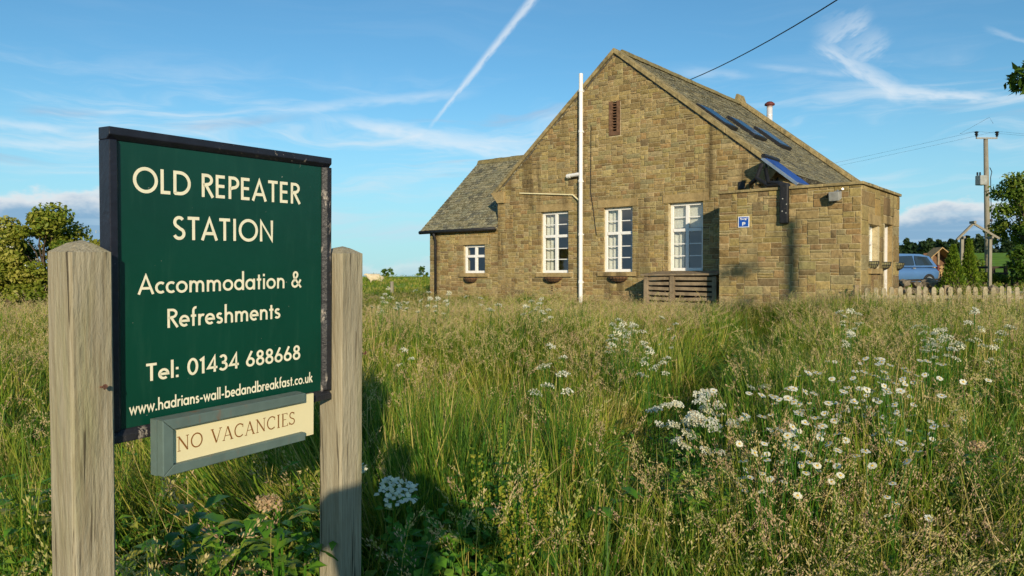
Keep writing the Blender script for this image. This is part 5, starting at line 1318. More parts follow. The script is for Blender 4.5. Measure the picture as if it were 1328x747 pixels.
def sheep():
    y = 42.0; x = (484-664)/F*y; z = gz(x, y)
    J = [((-.08, 0, .58), .30), ((.26, 0, .60), .29), ((-.40, 0, .58), .27), ((.50, 0, .70), .17), ((.62, 0, .80), .085), ((.76, 0, .72), .05),
         ((.30, .11, .34), .06), ((.31, .11, .02), .035), ((.30, -.11, .34), .06), ((.33, -.11, .02), .035), ((-.42, .11, .36), .07), ((-.38, .11, .20), .045), ((-.44, .11, .02), .035), ((-.42, -.11, .36), .07), ((-.38, -.11, .20), .045), ((-.46, -.11, .02), .035), ((-.64, 0, .60), .05)]
    E = [(0, 1), (0, 2), (1, 3), (3, 4), (4, 5), (1, 6), (6, 7), (1, 8), (8, 9), (2, 10), (10, 11), (11, 12), (2, 13), (13, 14), (14, 15), (2, 16)]
    me = bpy.data.meshes.new('sheep'); me.from_pydata([j[0] for j in J], E, []); me.update()
    o = bpy.data.objects.new('sheep', me); COL.objects.link(o); o.location = (x+.1, y, z-.13); o.scale = (.82, .82, .80); o.rotation_euler = (0, 0, R_(205))
    me.materials.append(pmat('fleece', (.62, .52, .36), .95, .12, 12, bump=.8, bscale=14))
    sk = o.modifiers.new('skin', 'SKIN'); sk.use_smooth_shade = True
    for i, j in enumerate(J): me.skin_vertices[0].data[i].radius = (j[1]*.86, j[1]*.92)
    me.skin_vertices[0].data[0].use_root = True
    ss = o.modifiers.new('sub', 'SUBSURF'); ss.levels = ss.render_levels = 2
    sm = o.modifiers.new('soften', 'SMOOTH'); sm.factor = .5; sm.iterations = 6
    tag(o, 'cream woolly sheep in the pasture beside the right sign post', 'sheep')
sheep()

# ------------------------------------------------------------------ the meadow
PROTO = bpy.data.collections.new('meadow_plants')       # not linked to the scene: only instanced
GR = np.random.default_rng(99)
def blades(n, spread, lmin, lmax, width, lean, seg=4, tint=(0.1, 0.7), g=GR, straw=.08, tip=.13):
    Vs, Fs, T_ = [], [], []; b = 0
    for i in range(n):
        a = g.uniform(0, 6.283); r_ = spread*math.sqrt(g.uniform()); ox, oy = r_*math.cos(a), r_*math.sin(a)
        L = g.uniform(lmin, lmax); da = g.uniform(0, 6.283); le = abs(g.normal(0, lean)) + .05; cv = g.uniform(.2, 1.1)
        w_ = width*g.uniform(.6, 1.3); tw = da + math.pi/2 + g.normal(0, .4); tt = g.uniform(*tint) if g.uniform() > straw else g.uniform(.82, 1)
        x = y = z = 0.0; ang = le*.35
        for k in range(seg+1):
            t = k/seg; hw = w_*.5*(1-t**2.2) if k < seg else 0.0
            px_, py_, pz_ = ox+x*math.cos(da), oy+x*math.sin(da), z
            if k < seg: Vs += [(px_-hw*math.cos(tw), py_-hw*math.sin(tw), pz_), (px_+hw*math.cos(tw), py_+hw*math.sin(tw), pz_)]; T_ += [tt+tip*t, tt+tip*t]
            else: Vs.append((px_, py_, pz_)); T_.append(tt+tip)
            x += L/seg*math.sin(ang); z += L/seg*math.cos(ang); ang += le*cv*(1+t)/seg*2.2
        for k in range(seg-1): Fs.append((b+2*k, b+2*k+1, b+2*k+3, b+2*k+2))
        Fs.append((b+2*seg-2, b+2*seg-1, b+2*seg)); b += 2*seg+1
    return Vs, Fs, T_
def stems(n, spread, lmin, lmax, head, g=GR, droop=.5, dense=16, tint=(.1, 1), headw=.022, spik=.009):
    """thin flowering stems; each carries a feathery seed head of small spikelets"""
    Vs, Fs, T_, MI = [], [], [], []
    def quad(p, q, hw, side, t_, m_):
        b = len(Vs); Vs.extend([tuple(p-side*hw), tuple(p+side*hw), tuple(q+side*hw*.6), tuple(q-side*hw*.6)]); Fs.append((b, b+1, b+2, b+3)); T_.extend([t_]*4); MI.append(m_)
    for i in range(n):
        a = g.uniform(0, 6.283); r_ = spread*math.sqrt(g.uniform()); o = np.array([r_*math.cos(a), r_*math.sin(a), 0.0])
        L = g.uniform(lmin, lmax); da = g.uniform(0, 6.283); dr = np.array([math.cos(da), math.sin(da), 0]); le = abs(g.normal(0, .13)) + .03
        side = np.array([-math.sin(da+1), math.cos(da+1), 0]); p = o.copy(); ang = le; tt = g.uniform(*tint); pts = []
        for k in range(6):
            q = p + (dr*math.sin(ang)+np.array([0, 0, 1])*math.cos(ang))*L/6; quad(p, q, .0014, side, .45+.3*g.uniform(), 0); pts.append(q); p = q; ang += le*.35 + (droop*.22 if k > 3 else 0)
        HL = head*g.uniform(.7, 1.3); hp = p - (pts[-1]-pts[-2])*.2; ax = (dr*math.sin(ang)+np.array([0, 0, 1])*math.cos(ang))
        for k in range(dense):
            t = k/dense; c_ = hp + ax*HL*t + dr*droop*.04*t*t; rr = headw*(.35+1.1*math.sin(math.pi*min(1, t*.8+.18)))*g.uniform(.3, 1.1); th = g.uniform(0, 6.283)
            off = np.array([math.cos(th), math.sin(th), g.uniform(-.2, .8)])*rr; s_ = spik*g.uniform(.7, 1.5)
            d2 = ax*.9 + off/np.linalg.norm(off)*.5; sd = np.cross(d2, g.normal(size=3)); sd /= np.linalg.norm(sd)
            cc = c_+off; b = len(Vs)
            Vs.extend([tuple(cc-d2*s_), tuple(cc+sd*s_*.42), tuple(cc+d2*s_), tuple(cc-sd*s_*.42)]); Fs.append((b, b+1, b+2, b+3)); T_.extend([float(np.clip(tt+g.normal(0, .12), 0, 1))]*4); MI.append(1)
    return Vs, Fs, T_, MI
def proto(name, Vs, Fs, T_, mats, MI=None):
    me = bpy.data.meshes.new(name); me.from_pydata(Vs, [], Fs)
    a = me.attributes.new('tint', 'FLOAT', 'POINT'); a.data.foreach_set('value', np.array(T_, dtype=np.float32))
    for m_ in mats: me.materials.append(m_)
    if MI: me.polygons.foreach_set('material_index', MI)
    me.update(); o = bpy.data.objects.new(name, me); return o
def collection(name, objs):
    c_ = bpy.data.collections.new(name)
    for o in objs: c_.objects.link(o)
    return c_
def scatter(name, label, coll, P, rot, scl, idx):
    me = bpy.data.meshes.new(name); P = np.asarray(P, dtype=np.float32); me.vertices.add(len(P)); me.vertices.foreach_set('co', P.ravel())
    for nm, ty, key, arr in (('rot', 'FLOAT_VECTOR', 'vector', rot), ('scl', 'FLOAT_VECTOR', 'vector', scl)):
        a = me.attributes.new(nm, ty, 'POINT'); a.data.foreach_set(key, np.asarray(arr, dtype=np.float32).ravel())
    a = me.attributes.new('idx', 'INT', 'POINT'); a.data.foreach_set('value', np.asarray(idx, dtype=np.int32)); me.update()
    o = bpy.data.objects.new(name, me); COL.objects.link(o)
    ng = bpy.data.node_groups.new(name, 'GeometryNodeTree')
    ng.interface.new_socket('Geometry', in_out='INPUT', socket_type='NodeSocketGeometry'); ng.interface.new_socket('Geometry', in_out='OUTPUT', socket_type='NodeSocketGeometry')
    N = ng.nodes; gi = N.new('NodeGroupInput'); go = N.new('NodeGroupOutput'); iop = N.new('GeometryNodeInstanceOnPoints'); ci = N.new('GeometryNodeCollectionInfo')
    ci.inputs[0].default_value = coll; ci.inputs['Separate Children'].default_value = True; ci.inputs['Reset Children'].default_value = True
    def na(nm, ty): x = N.new('GeometryNodeInputNamedAttribute'); x.data_type = ty; x.inputs[0].default_value = nm; return x.outputs[0]
    e2r = N.new('FunctionNodeEulerToRotation'); L = ng.links.new
    L(na('rot', 'FLOAT_VECTOR'), e2r.inputs[0]); L(gi.outputs[0], iop.inputs['Points']); L(ci.outputs[0], iop.inputs['Instance']); iop.inputs['Pick Instance'].default_value = True
    L(na('idx', 'INT'), iop.inputs['Instance Index']); L(e2r.outputs[0], iop.inputs['Rotation']); L(na('scl', 'FLOAT_VECTOR'), iop.inputs['Scale']); L(iop.outputs[0], go.inputs[0])
    o.modifiers.new('scatter', 'NODES').node_group = ng
    tag(o, label, None, None, 'stuff'); return o

g_objs = []
for i in range(6): g_objs.append(proto('tuft_a%d' % i, *blades(46, .15, .34, .66, .0080, .62, tint=(.0, .56)), [M['grass']]))
for i in range(4): g_objs.append(proto('tuft_b%d' % i, *blades(44, .17, .16, .38, .0055, .75, tint=(.2, .8), straw=.3), [M['grass']]))
for i in range(3): g_objs.append(proto('tuft_c%d' % i, *blades(30, .12, .50, .85, .0095, .50, tint=(.0, .38), straw=.03), [M['grass']]))
for i in range(3): g_objs.append(proto('tuft_d%d' % i, *blades(90, .24, .08, .20, .010, .6, seg=3, tint=(.2, .6), straw=.05), [M['grass']]))
grass_coll = collection('grass_tufts', g_objs)
s_objs = []
for i in range(4):
    Vs, Fs, T_, MI = stems(9, .17, .52, .76, .11, dense=34, tint=(.15, .9), headw=.013, spik=.0048); s_objs.append(proto('seed_a%d' % i, Vs, Fs, T_, [M['grass'], M['seed']], MI))
for i in range(3):
    Vs, Fs, T_, MI = stems(6, .15, .48, .72, .14, droop=1.2, dense=44, tint=(.0, .5), headw=.018, spik=.0052); s_objs.append(proto('seed_b%d' % i, Vs, Fs, T_, [M['grass'], M['seed']], MI))
for i in range(3):
    Vs, Fs, T_, MI = stems(11, .2, .45, .66, .075, dense=28, tint=(.5, 1), headw=.009, spik=.0042); s_objs.append(proto('seed_c%d' % i, Vs, Fs, T_, [M['grass'], M['seed']], MI))
seed_coll = collection('seed_stems', s_objs)

# where the grass grows
FOOT = [(-11.2, 0.1, SL, 5.3), (SL, 0.0, SR, QB+4), (AX0, AQ0, AX1, AQ1), (S0, Q0, S1, Q1)]
def in_building(x, y):
    d = Vector((x, y)) - BO; s_, q_ = d.dot(BR), d.dot(BI)
    return any(a-.06 < s_ < b+.06 and q0-.06 < q_ < q1+.06 for a, q0, b, q1 in FOOT)
path = [at_ground(px_, py_, .45) for px_, py_ in ((990, 398), (960, 432), (929, 470), (890, 500), (850, 560))]
def path_dist(x, y):
    best = 9.0
    for a, b in zip(path[:-1], path[1:]):
        ab = Vector((b.x-a.x, b.y-a.y)); t = max(0, min(1, ((x-a.x)*ab.x+(y-a.y)*ab.y)/ab.length_squared))
        best = min(best, math.hypot(x-a.x-ab.x*t, y-a.y-ab.y*t))
    return best
def lump(x, y):     # slow unevenness of the sward
    return .5 + .25*math.sin(x*1.9+.6*y+1) + .25*math.sin(1.3*y-2.3*x*.4+2.2) + .18*math.sin(4.1*x+1)*math.sin(3.3*y)
def far_h(x, y):       # the sward shortens towards the hall
    return 1.0 - .70*sstep((y-8.0-3.8*sstep((x-2.5)/4))/8.5)
def region(y0, y1, dens, margin=.72, rs=random.Random(8)):
    out = []; y = y0
    while y < y1:
        dy = .25; hw = margin*y + 1.1; n = dens*dy*2*hw
        n = int(n) + (rs.random() < n-int(n))
        for _ in range(n):
            out.append((rs.uniform(-hw, hw), y + rs.uniform(0, dy)))
        y += dy
    return out
rs = random.Random(12)
P_, Ro, Sc, Ix = [], [], [], []
def put(x, y, ix, s_, tilt=.10):
    # wind and rain have laid the sward over in patches, each patch in its own direction
    lod = .62*sstep((.5+.5*math.sin(x*1.1+2.6*math.sin(y*.5))*math.sin(y*.8+1.9*math.sin(x*.6)) - .55)/.35)
    phi = 1.2*math.sin(x*.45+1)+1.6*math.sin(y*.4+.7)+2.0; psi = rs.uniform(0, 6.283)
    th = lod*rs.uniform(.5, 1.25)
    P_.append((x, y, gz(x, y)-.02)); Ro.append((rs.gauss(0, tilt)-th*math.sin(phi-psi), rs.gauss(0, tilt)+th*math.cos(phi-psi), psi)); Sc.append((s_[0], s_[0], s_[1])); Ix.append(ix)
for (y0, y1, dens, kw) in ((1.0, 4.0, 62, 1.0), (4.0, 9.0, 46, 1.15), (9.0, 16.0, 27, 1.5), (16.0, 28.0, 11, 2.0)):
    for x, y in region(y0, y1, dens):
        if in_building(x, y): continue
        if x > 7 and y > 15.15 and y < 28: 
            if rs.random() < .6: put(x, y, 13+rs.randrange(3), (kw*.7, .8))
            continue
        if abs(x+.95) < .10 and abs(y-1.78) < .10: continue
        pd = path_dist(x, y); lp = lump(x, y)
        hgt = (.60+.72*lp) * (0.26+.74*sstep((pd-.20)/.38)) * far_h(x, y)
        if -1.5 < x < .15 and y < 3.3: hgt *= .66
        u_ = rs.random()
        if y < 5.5:
            if u_ < .55: put(x, y, rs.randrange(6), (kw, hgt*rs.uniform(.8, 1.15)), .16)
            elif u_ < .64: put(x, y, 6+rs.randrange(4), (kw*1.05, hgt*rs.uniform(.8, 1.3)))
            else: put(x, y, 10+rs.randrange(3), (kw*.95, hgt*rs.uniform(.75, 1.05)), .18)
        elif u_ < .58: put(x, y, rs.randrange(6), (kw, hgt*rs.uniform(.8, 1.15)))
        elif u_ < .82: put(x, y, 6+rs.randrange(4), (kw*1.05, hgt*rs.uniform(.8, 1.3)))
        else: put(x, y, 10+rs.randrange(3), (kw*.95, hgt*rs.uniform(.75, 1.05)))
for x, y in region(26, 62, 1.6, .70):       # grazed pasture
    if in_building(x, y) or (x > 13 and 27.4 < y < 30.6) or (x > 9 and y < 27): continue
    put(x, y, 13+rs.randrange(3), (2.6, .85))
scatter('meadow_grass', 'uncut green meadow grass filling the ground before the hall', grass_coll, P_, Ro, Sc, Ix)
n_grass = len(P_)
P_, Ro, Sc, Ix = [], [], [], []
for (y0, y1, dens, kw) in ((1.6, 4.0, 6, 1.0), (4.0, 6.0, 10, 1.0), (6.0, 9.0, 18, 1.0), (9.0, 16.0, 20, 1.1), (16.0, 24.0, 10, 1.3)):
    for x, y in region(y0, y1, dens):
        if in_building(x, y) or (x > 7 and y > 15): continue
        if path_dist(x, y) < .42: continue
        pp = .5+.5*math.sin(x*1.25+2.0)*math.sin(y*.9+x*.35)
        if y < 7 and x > .9 and rs.random() < .5: pp = .9
        if rs.random() > .35+.65*pp: continue
        kind = rs.random()
        ix = rs.randrange(4) if kind < .5 else (4+rs.randrange(3) if kind < .75 else 7+rs.randrange(3))
        put(x, y, ix, (kw, (.88+.25*lump(x, y))*rs.uniform(.85, 1.15)*(.22+.78*far_h(x, y))), .13)
for x, y in region(2.1, 3.9, 24):
    if x > .35 and rs.random() < sstep((x-.2)/.7): put(x, y, (4+rs.randrange(3)) if rs.random() < .45 else rs.randrange(10), (1.0, rs.uniform(.75, 1.0)), .22)
scatter('seeding_grass', 'tan and pinkish grass seed heads nodding above the meadow', seed_coll, P_, Ro, Sc, Ix)
print('meadow instances', n_grass, len(P_))

# leafy undergrowth (nettles, cleavers, vetch) matted through the near grass
def sprig(n_lv, h_, l0, l1, g):
    Vs, Fs, T_ = [], [], []; tt = g.uniform(.05, .5); lean = np.array([g.normal(0, .16), g.normal(0, .16), 1.0])
    for k in range(n_lv):
        t = (k+1)/n_lv; c_ = lean*h_*t; a0 = k*1.57+g.uniform(-.3, .3); L_ = g.uniform(l0, l1)*(1.15-.6*t)
        for sd in (0, math.pi):
            a = a0+sd; d = np.array([math.cos(a), math.sin(a), g.uniform(-.25, .45)]); s_ = np.array([-math.sin(a), math.cos(a), 0]); up_ = np.array([0, 0, 1.0]); b = len(Vs); w_ = L_*.30
            Vs.extend([tuple(c_), tuple(c_+d*L_*.45+s_*w_+up_*w_*.3), tuple(c_+d*L_*.5), tuple(c_+d*L_*.45-s_*w_+up_*w_*.3), tuple(c_+d*L_-up_*L_*.2)])
            Fs.extend([(b, b+2, b+1), (b, b+3, b+2), (b+1, b+2, b+4), (b+2, b+3, b+4)]); T_.extend([float(np.clip(tt+g.normal(0, .15)+(.25*t), 0, 1))]*5)
    b = len(Vs); Vs.extend([(-.003, 0, 0), (.003, 0, 0), tuple(lean*h_+np.array([.001, 0, 0])), tuple(lean*h_-np.array([.001, 0, 0]))]); Fs.append((b, b+1, b+2, b+3)); T_.extend([.3]*4)
    return Vs, Fs, T_
w_objs = []
for i in range(7):
    V0, F0, T0 = [], [], []
    for j in range(6):
        a, b, c_ = sprig(7, GR.uniform(.34, .60), .055, .10, GR); off = np.array([GR.normal(0, .07), GR.normal(0, .07), 0]); n0 = len(V0)
        V0 += [tuple(np.array(v_)+off) for v_ in a]; F0 += [tuple(k+n0 for k in f_) for f_ in b]; T0 += c_
    w_objs.append(proto('leafy_%d' % i, V0, F0, T0, [M['weed']]))
weed_coll = collection('leafy_sprigs', w_objs)
P_, Ro, Sc, Ix = [], [], [], []
for (y0, y1, dens) in ((1.4, 3.2, 26), (3.2, 5.5, 15), (5.5, 9.0, 5)):
    for x, y in region(y0, y1, dens):
        pt_ = .5+.5*math.sin(x*2.1+.4)*math.sin(y*1.7+x*.8+.5)
        left = 1.0 if x < .1 and y < 3.6 else 0.0
        if rs.random() > max(.75*left, sstep((pt_-.55)/.3)*.8): continue
        put(x, y, rs.randrange(7), (rs.uniform(.8, 1.2), rs.uniform(.85, 1.25)*(1.0 if y < 4 else .85)), .15)
scatter('leafy_undergrowth', 'nettles and leafy weeds matted through the near grass', weed_coll, P_, Ro, Sc, Ix)

# ---- flowering plants, each a thing of its own
def copy_tree(o, parent=None):
    c_ = o.copy(); COL.objects.link(c_); c_.parent = parent
    for ch in [x for x in o.children]: copy_tree(ch, c_)
    return c_
def flower_plant(kind, seed):
    """one stem cluster at the origin, heads about .7 m up: (stems, [one mesh per head])"""
    g = np.random.default_rng(seed); mbS = MB(); heads = []
    nst = {'umbel': 3, 'daisy': 5, 'hogweed': 2}[kind]; hs = {'umbel': (.74, .92), 'daisy': (.56, .80), 'hogweed': (.76, .92)}[kind]
    for i in range(nst):
        V, T_, MI = [], [], []
        a = g.uniform(0, 6.28); h_ = g.uniform(*hs); sp = .18 if kind == 'daisy' else .12
        top = Vector((math.cos(a)*g.uniform(.03, sp), math.sin(a)*g.uniform(.03, sp), h_))
        mbS.tube([Vector((math.cos(a)*.02, math.sin(a)*.02, -.05)), top*.55 + Vector((0, 0, .02)), top], [.004, .003, .0022], 5)
        tilt = Vector((g.normal(0, .35), -g.normal(.15, .35), 1)).normalized(); rot = tilt.to_track_quat('Z', 'Y').to_matrix()
        if kind == 'daisy':
            n = 15; R0 = g.uniform(.016, .024)
            for k in range(n):
                th = 6.283*k/n; d = Vector((math.cos(th), math.sin(th), g.uniform(-.2, .15))); s_ = Vector((-math.sin(th), math.cos(th), 0))
                for q in (d*.004 - s_*.003, d*R0*.75 - s_*.0055, d*R0, d*R0*.75 + s_*.0055): V.append(tuple(top + rot @ q))
                T_.append(g.uniform(0, .5)); MI.append(0)
            for k in range(6):
                a0, a1 = 6.283*k/6, 6.283*(k+1)/6
                for q in (Vector((0, 0, .005)), Vector((.0055*math.cos(a0), .0055*math.sin(a0), .0015)), Vector((.0062*math.cos((a0+a1)/2), .0062*math.sin((a0+a1)/2), .001)), Vector((.0055*math.cos(a1), .0055*math.sin(a1), .0015))): V.append(tuple(top + rot @ q))
                T_.append(.5); MI.append(1)
        else:
            R0 = g.uniform(.026, .044) if kind == 'umbel' else g.uniform(.05, .08); n = 14 if kind == 'umbel' else 22
            for k in range(n):
                rr = R0*math.sqrt((k+.5)/n); th = 2.4*k+g.uniform(-.2, .2); e = Vector((rr*math.cos(th), rr*math.sin(th), .03-.3*rr*rr/R0+g.uniform(-.004, .004)))
                mbS.tube([top, top + rot @ (e*.98)], .0009, 3, False)
                for j in range(6):
                    d = Vector((g.normal(0, 1), g.normal(0, 1), g.normal(0, .8))).normalized(); s_ = d.cross(Vector((0, 0, 1))).normalized(); f_ = R0*.27
                    c_ = e + d*f_*.55
                    for q in (c_ - d*f_*.5, c_ + s_*f_*.42, c_ + d*f_*.5, c_ - s_*f_*.42): V.append(tuple(top + rot @ q))
                    T_.append(g.uniform(.2, .9)); MI.append(0)
        heads.append((V, T_, MI))
        for j in range(3 if kind == 'daisy' else 2):   # small stem leaves
            t = g.uniform(.2, .6); b_ = top*t; a2 = g.uniform(0, 6.28); d = Vector((math.cos(a2), math.sin(a2), .5)); s_ = d.cross(Vector((0, 0, 1))).normalized(); L_ = g.uniform(.04, .09)
            mbS.add([b_, b_+d*L_*.5+s_*L_*.16, b_+d*L_, b_+d*L_*.5-s_*L_*.16], [(0, 1, 2, 3)])
    return mbS, heads
def protos(kind, n, name, cat, group):
    out = []
    for i in range(n):
        mbS, heads = flower_plant(kind, 300+i*7+len(kind))
        root = bpy.data.objects.new(name, None); root.empty_display_size = .1; tag(root, None, cat, group)
        me = mbS.mesh('stem'); me.materials.append(M['weed']); st = bpy.data.objects.new('stem', me); st.parent = root
        for V, T_, MI in heads:
            me2 = quads_mesh('flower_head', V, 4, T_); me2.materials.append(M['petal']); me2.materials.append(M['disc']); me2.polygons.foreach_set('material_index', MI)
            fh = bpy.data.objects.new('flower_head', me2); fh.parent = root
        out.append(root)
    return out
def sow(protos_, spots, h_, label, size=1.0):
    for (px_, py_) in spots:
        p = at_ground(px_, py_, h_*size)
        if in_building(p.x, p.y): continue
        hh = h_
        k_ = max(.35, (.3+.7*far_h(p.x, p.y)))
        if k_ < .97: p = at_ground(px_, py_, h_*size*k_)
        c_ = copy_tree(rs.choice(protos_)); c_.location = (p.x, p.y, p.z); s_ = size*rs.uniform(.85, 1.12); c_.scale = (s_, s_, s_*k_); c_.rotation_euler = (0, 0, rs.uniform(-.9, .9)); c_['label'] = label
def spray(cx_, cy_, sx, sy, n): return [(rs.gauss(cx_, sx), rs.gauss(cy_, sy)) for _ in range(n)]
um = protos('umbel', 5, 'cow_parsley', 'wild flower', 'cow parsley in the meadow')
da = protos('daisy', 5, 'oxeye_daisy', 'wild flower', 'ox-eye daisies in the meadow')
ho = protos('hogweed', 3, 'meadowsweet', 'wild flower', 'creamy flower clump in the meadow')
sow(ho, spray(885, 535, 20, 14, 14) + spray(905, 566, 20, 12, 10), .84, 'creamy clustered flower heads in the dense clump beside the daisies', .60)
sow(ho, [(940, 548), (965, 545), (985, 520), (992, 510)], .84, 'creamy flower heads standing loose between the dense clump and the daisies', .52)
sow(da, spray(1072, 548, 46, 24, 22) + spray(1040, 575, 40, 12, 7), .66, 'ox-eye daisies with white petals in the thick patch of long grass')
sow(da, spray(1160, 528, 48, 16, 10), .66, 'ox-eye daisies thinning out beyond the thick daisy patch')
sow(da, spray(1110, 500, 34, 14, 6) + spray(1160, 492, 20, 6, 3), .66, 'ox-eye daisies growing between the daisy patch and the picket fence')
sow(um, spray(1240, 445, 46, 12, 13) + spray(1210, 452, 14, 8, 6), .82, 'lacy white cow parsley in the broad drift before the picket fence', .9)
sow(um, spray(1105, 430, 10, 5, 4), .82, 'lacy white cow parsley in a small tuft before the annexe corner', .9)
sow(um, spray(820, 438, 30, 9, 6) + spray(812, 455, 9, 7, 5) + spray(858, 470, 14, 7, 4), .82, 'lacy white cow parsley in the meadow before the slatted store', .85)
sow(um, spray(545, 402, 45, 6, 16), .80, 'lacy white cow parsley at the far meadow edge before the wing', .9)
sow(um, spray(690, 404, 30, 5, 7), .80, 'lacy white cow parsley at the far meadow edge before the white pipe', .9)
sow(um, [(712, 487), (708, 515), (722, 520)], .80, 'lacy white cow parsley just beyond the yellow docks', .9)
sow(um, [(520, 455)], .80, 'single flat white flower head standing beyond the right sign post')
big = protos('hogweed', 1, 'hogweed', 'wild flower', None)[0]; big['label'] = 'large white umbel flower beside the right sign post'
p = at_ground(482, 655, .62); big.location = p; big.scale = (.95, .95, .86); COL.objects.link(big)
for ch in big.children: COL.objects.link(ch)

# ---- dock with rusty-yellow seed spikes, and broad-leaved weeds round the sign
def dock(px_, py_, h_, label, seed, n_sp=7, spread=.10):
    p = at_ground(px_, py_, h_); g = np.random.default_rng(seed); root = empty('dock_plant', p, label, 'weed', None)
    mb = MB(); V, T_ = [], []
    for i in range(n_sp):
        a = g.uniform(0, 6.28); top = Vector((math.cos(a)*g.uniform(.2, 1)*spread*2.2, math.sin(a)*g.uniform(.2, 1)*spread*2.2, h_*g.uniform(.6, 1.0))); bs0 = Vector((math.cos(a)*.03, math.sin(a)*.03, -.05))
        mb.tube([p+bs0, p+top*.5, p+top], [.005, .004, .0015], 5)
        for k in range(130):
            t = g.uniform(.38, 1.0); c_ = p + bs0.lerp(top, t); th = g.uniform(0, 6.28); rr = .026*(1.15-t*.8)*g.uniform(.3, 1.2); c_ = c_ + Vector((rr*math.cos(th), rr*math.sin(th), g.uniform(-.01, .01)))
            d = Vector(g.normal(size=3)).normalized(); s_ = d.orthogonal().normalized(); f_ = .0058*g.uniform(.7, 1.4)
            for q in (d*f_, s_*f_*.9, -d*f_, -s_*f_*.9): V.append(tuple(c_+q))
            T_.append(g.uniform(0, .9))
    mb.build('stalks', M['weed'], root); link('seed_spikes', quads_mesh('seed_spikes', V, 4, T_), M['dock'], root)
    broad(root, p, 7, .16, .26, seed+1, .22*h_/.7)
    return root
def broad(root, p, n, l0, l1, seed, z0=.15, wid=.36, up=.5, zs=None, rad=.03):
    g = np.random.default_rng(seed)
    for i in range(n):
        a = g.uniform(0, 6.28); L_ = g.uniform(l0, l1); b = p + Vector((0, 0, z0*g.uniform(.3, 1.6) if zs is None else g.uniform(*zs))) + Vector((math.cos(a), math.sin(a), 0))*rad*g.uniform(.2, 1)
        d = Vector((math.cos(a), math.sin(a), up*g.uniform(.2, 1.4))).normalized(); s_ = d.cross(Vector((0, 0, 1))).normalized(); vs, fs = [], []; m_ = 6; pos = b.copy(); dv = d.copy()
        for k in range(m_+1):
            t = k/m_; hw = L_*wid*.5*math.sin(math.pi*min(1, t*.9+.06))**.8*(1+.16*(-1)**k); n_ = s_.cross(dv)
            vs += [pos - s_*hw + n_*hw*.25, pos, pos + s_*hw + n_*hw*.25]; pos = pos + dv*L_/m_; dv = (dv + Vector((0, 0, -.16))).normalized()
        fs = [(3*k+j, 3*k+j+1, 3*k+j+4, 3*k+j+3) for k in range(m_) for j in (0, 1)]
        me = bpy.data.meshes.new('leaf'); me.from_pydata(vs, [], fs); at = me.attributes.new('tint', 'FLOAT', 'POINT'); at.data.foreach_set('value', np.full(len(vs), g.uniform(.05, .95), dtype=np.float32)); me.polygons.foreach_set('use_smooth', [True]*len(fs)); me.update()
        link('leaf', me, M['weed'], root)
dock(640, 560, .78, 'tall dock with dense yellow-rust seed spikes in the long grass', 501, 15, .14)
dock(688, 600, .70, 'dock with rusty seed spikes beside the taller yellow dock', 502, 10, .10)
dock(745, 560, .60, 'small dock with thin seed spikes near the two larger docks', 503, 4, .07)
def weed(px_, py_, h_, n, l0, l1, label, seed, stalks=2, head=None):
    p = at_ground(px_, py_, h_); root = empty('broadleaf_weed', p, label, 'weed'); g = np.random.default_rng(seed)
    mb = MB()
    for i in range(stalks):
        mb.tube([p+Vector((g.uniform(-.04, .04), g.uniform(-.04, .04), -.05)), p+Vector((g.uniform(-.06, .06), g.uniform(-.06, .06), h_*g.uniform(.8, 1.0)))], [.008, .004], 6)
    mb.build('stalks', M['weed'], root); broad(root, p, int(n*1.5), l0*.62, l1*.66, seed+3, wid=.50, up=.45, zs=(.18, h_), rad=.10)
    if head:
        V, T_ = leaf_cloud([tuple(p+Vector((0, 0, h_+.02)))], [.05], 160, .010, seed, .6, 1.5); link('seed_head', quads_mesh('seed_head', V, 4, T_), M['seed'], root)
weed(345, 665, .66, 34, .10, .20, 'leafy green hogweed below the vacancy panel with a brown seed head', 601, 3, True)
weed(235, 670, .64, 30, .10, .19, 'leafy weed with yellowing leaves beside the left sign post', 602, 2)
weed(300, 700, .58, 34, .09, .17, 'low dense leafy weed between the two sign posts', 603, 3)
weed(390, 700, .58, 24, .08, .15, 'small leafy weed growing against the right sign post', 604, 2)
weed(25, 630, .64, 30, .09, .16, 'nettle-like leafy weed to the left of the left sign post', 605, 4)
weed(640, 655, .50, 14, .10, .18, 'broad green dock leaves at the foot of the yellow dock', 606, 1)
weed(790, 630, .50, 14, .10, .18, 'broad green leaves deep in the grass beyond the docks', 607, 1)
weed(960, 560, .55, 24, .06, .11, 'dark leafy herb among the creamy flower clump', 608, 4)
weed(1210, 560, .55, 26, .06, .12, 'dark leafy weed clump in the grass beyond the daisies', 609, 5)
weed(1270, 590, .55, 24, .06, .12, 'dark leafy weed clump with brown seed head right of the daisies', 610, 5, True)

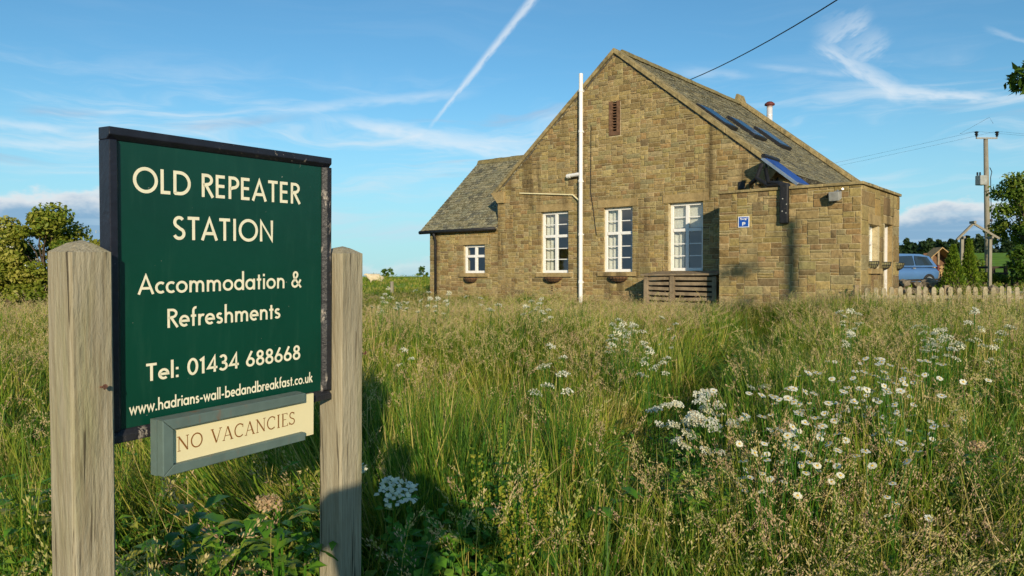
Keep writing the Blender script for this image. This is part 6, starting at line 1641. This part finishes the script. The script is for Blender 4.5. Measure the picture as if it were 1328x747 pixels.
# ------------------------------------------------------------------ the person taking the picture, whose shadow falls beside the sign
def person():
    bx_, by_ = -.02, -.46; g0 = gz(bx_, by_)
    J = {'pelvis': ((0, 0, .95), .145), 'belly': ((0, 0, 1.12), .145), 'chest': ((0, .02, 1.34), .155), 'neck': ((0, .03, 1.50), .062), 'jaw': ((0, .055, 1.60), .078), 'crown': ((0, .045, 1.72), .088),
         'shR': ((.17, .02, 1.42), .072), 'elR': ((.38, .14, 1.24), .050), 'wrR': ((.16, .31, 1.36), .036), 'haR': ((.115, .345, 1.42), .038),
         'shL': ((-.17, .02, 1.42), .072), 'elL': ((-.30, .14, 1.24), .050), 'wrL': ((-.12, .31, 1.36), .036), 'haL': ((-.085, .345, 1.41), .038),
         'hpR': ((.09, 0, .88), .095), 'knR': ((.11, .03, .50), .066), 'anR': ((.11, 0, .10), .045), 'toR': ((.13, .17, .04), .040),
         'hpL': ((-.09, 0, .88), .095), 'knL': ((-.11, .03, .50), .066), 'anL': ((-.11, 0, .10), .045), 'toL': ((-.13, .17, .04), .040)}
    names = list(J); E = [('pelvis', 'belly'), ('belly', 'chest'), ('chest', 'neck'), ('neck', 'jaw'), ('jaw', 'crown')]
    for s_ in 'RL': E += [('chest', 'sh'+s_), ('sh'+s_, 'el'+s_), ('el'+s_, 'wr'+s_), ('wr'+s_, 'ha'+s_), ('pelvis', 'hp'+s_), ('hp'+s_, 'kn'+s_), ('kn'+s_, 'an'+s_), ('an'+s_, 'to'+s_)]
    # five fingers on each hand, closing on the phone
    for s_, hx, sg in (('R', .115, -1), ('L', -.085, 1)):
        for k in range(5):
            th_ = k == 4
            a = (hx + sg*(.020 if th_ else .012), .355 if th_ else .37, 1.44 - (.0 if th_ else k*.022)); b = (hx + sg*(.052 if th_ else .045-.004*k), .332 if th_ else .385, 1.455 - (.0 if th_ else k*.022))
            J['f%s%da' % (s_, k)] = (a, .0095); J['f%s%db' % (s_, k)] = (b, .008); E += [('ha'+s_, 'f%s%da' % (s_, k)), ('f%s%da' % (s_, k), 'f%s%db' % (s_, k))]
    names = list(J)
    me = bpy.data.meshes.new('person'); me.from_pydata([J[n_][0] for n_ in names], [(names.index(a), names.index(b)) for a, b in E], []); me.update()
    o = bpy.data.objects.new('person', me); COL.objects.link(o); o.location = (bx_, by_, g0); o.scale = (1.05, 1.0, 1.05)
    me.materials.append(pmat('dark_clothing', (.05, .055, .07), .9, .1, 6))
    sk = o.modifiers.new('skin', 'SKIN'); sk.use_smooth_shade = True
    for i, n_ in enumerate(names): me.skin_vertices[0].data[i].radius = (J[n_][1], J[n_][1]*(.78 if n_ in ('chest', 'belly', 'pelvis') else 1))
    me.skin_vertices[0].data[0].use_root = True
    ss = o.modifiers.new('sub', 'SUBSURF'); ss.levels = ss.render_levels = 2
    tag(o, 'standing person in dark clothes with both arms raised, shadow falling beside the sign', 'person')
    ph = MB(); ph.box((bx_+.015, by_+.365, g0+1.435*1.05), (.145, .009, .072)); bevel(ph.build('phone', M['blackmetal'], None), .004); o2 = bpy.data.objects['phone']
    tag(o2, 'dark mobile phone held sideways in the raised hands', 'phone')
person()
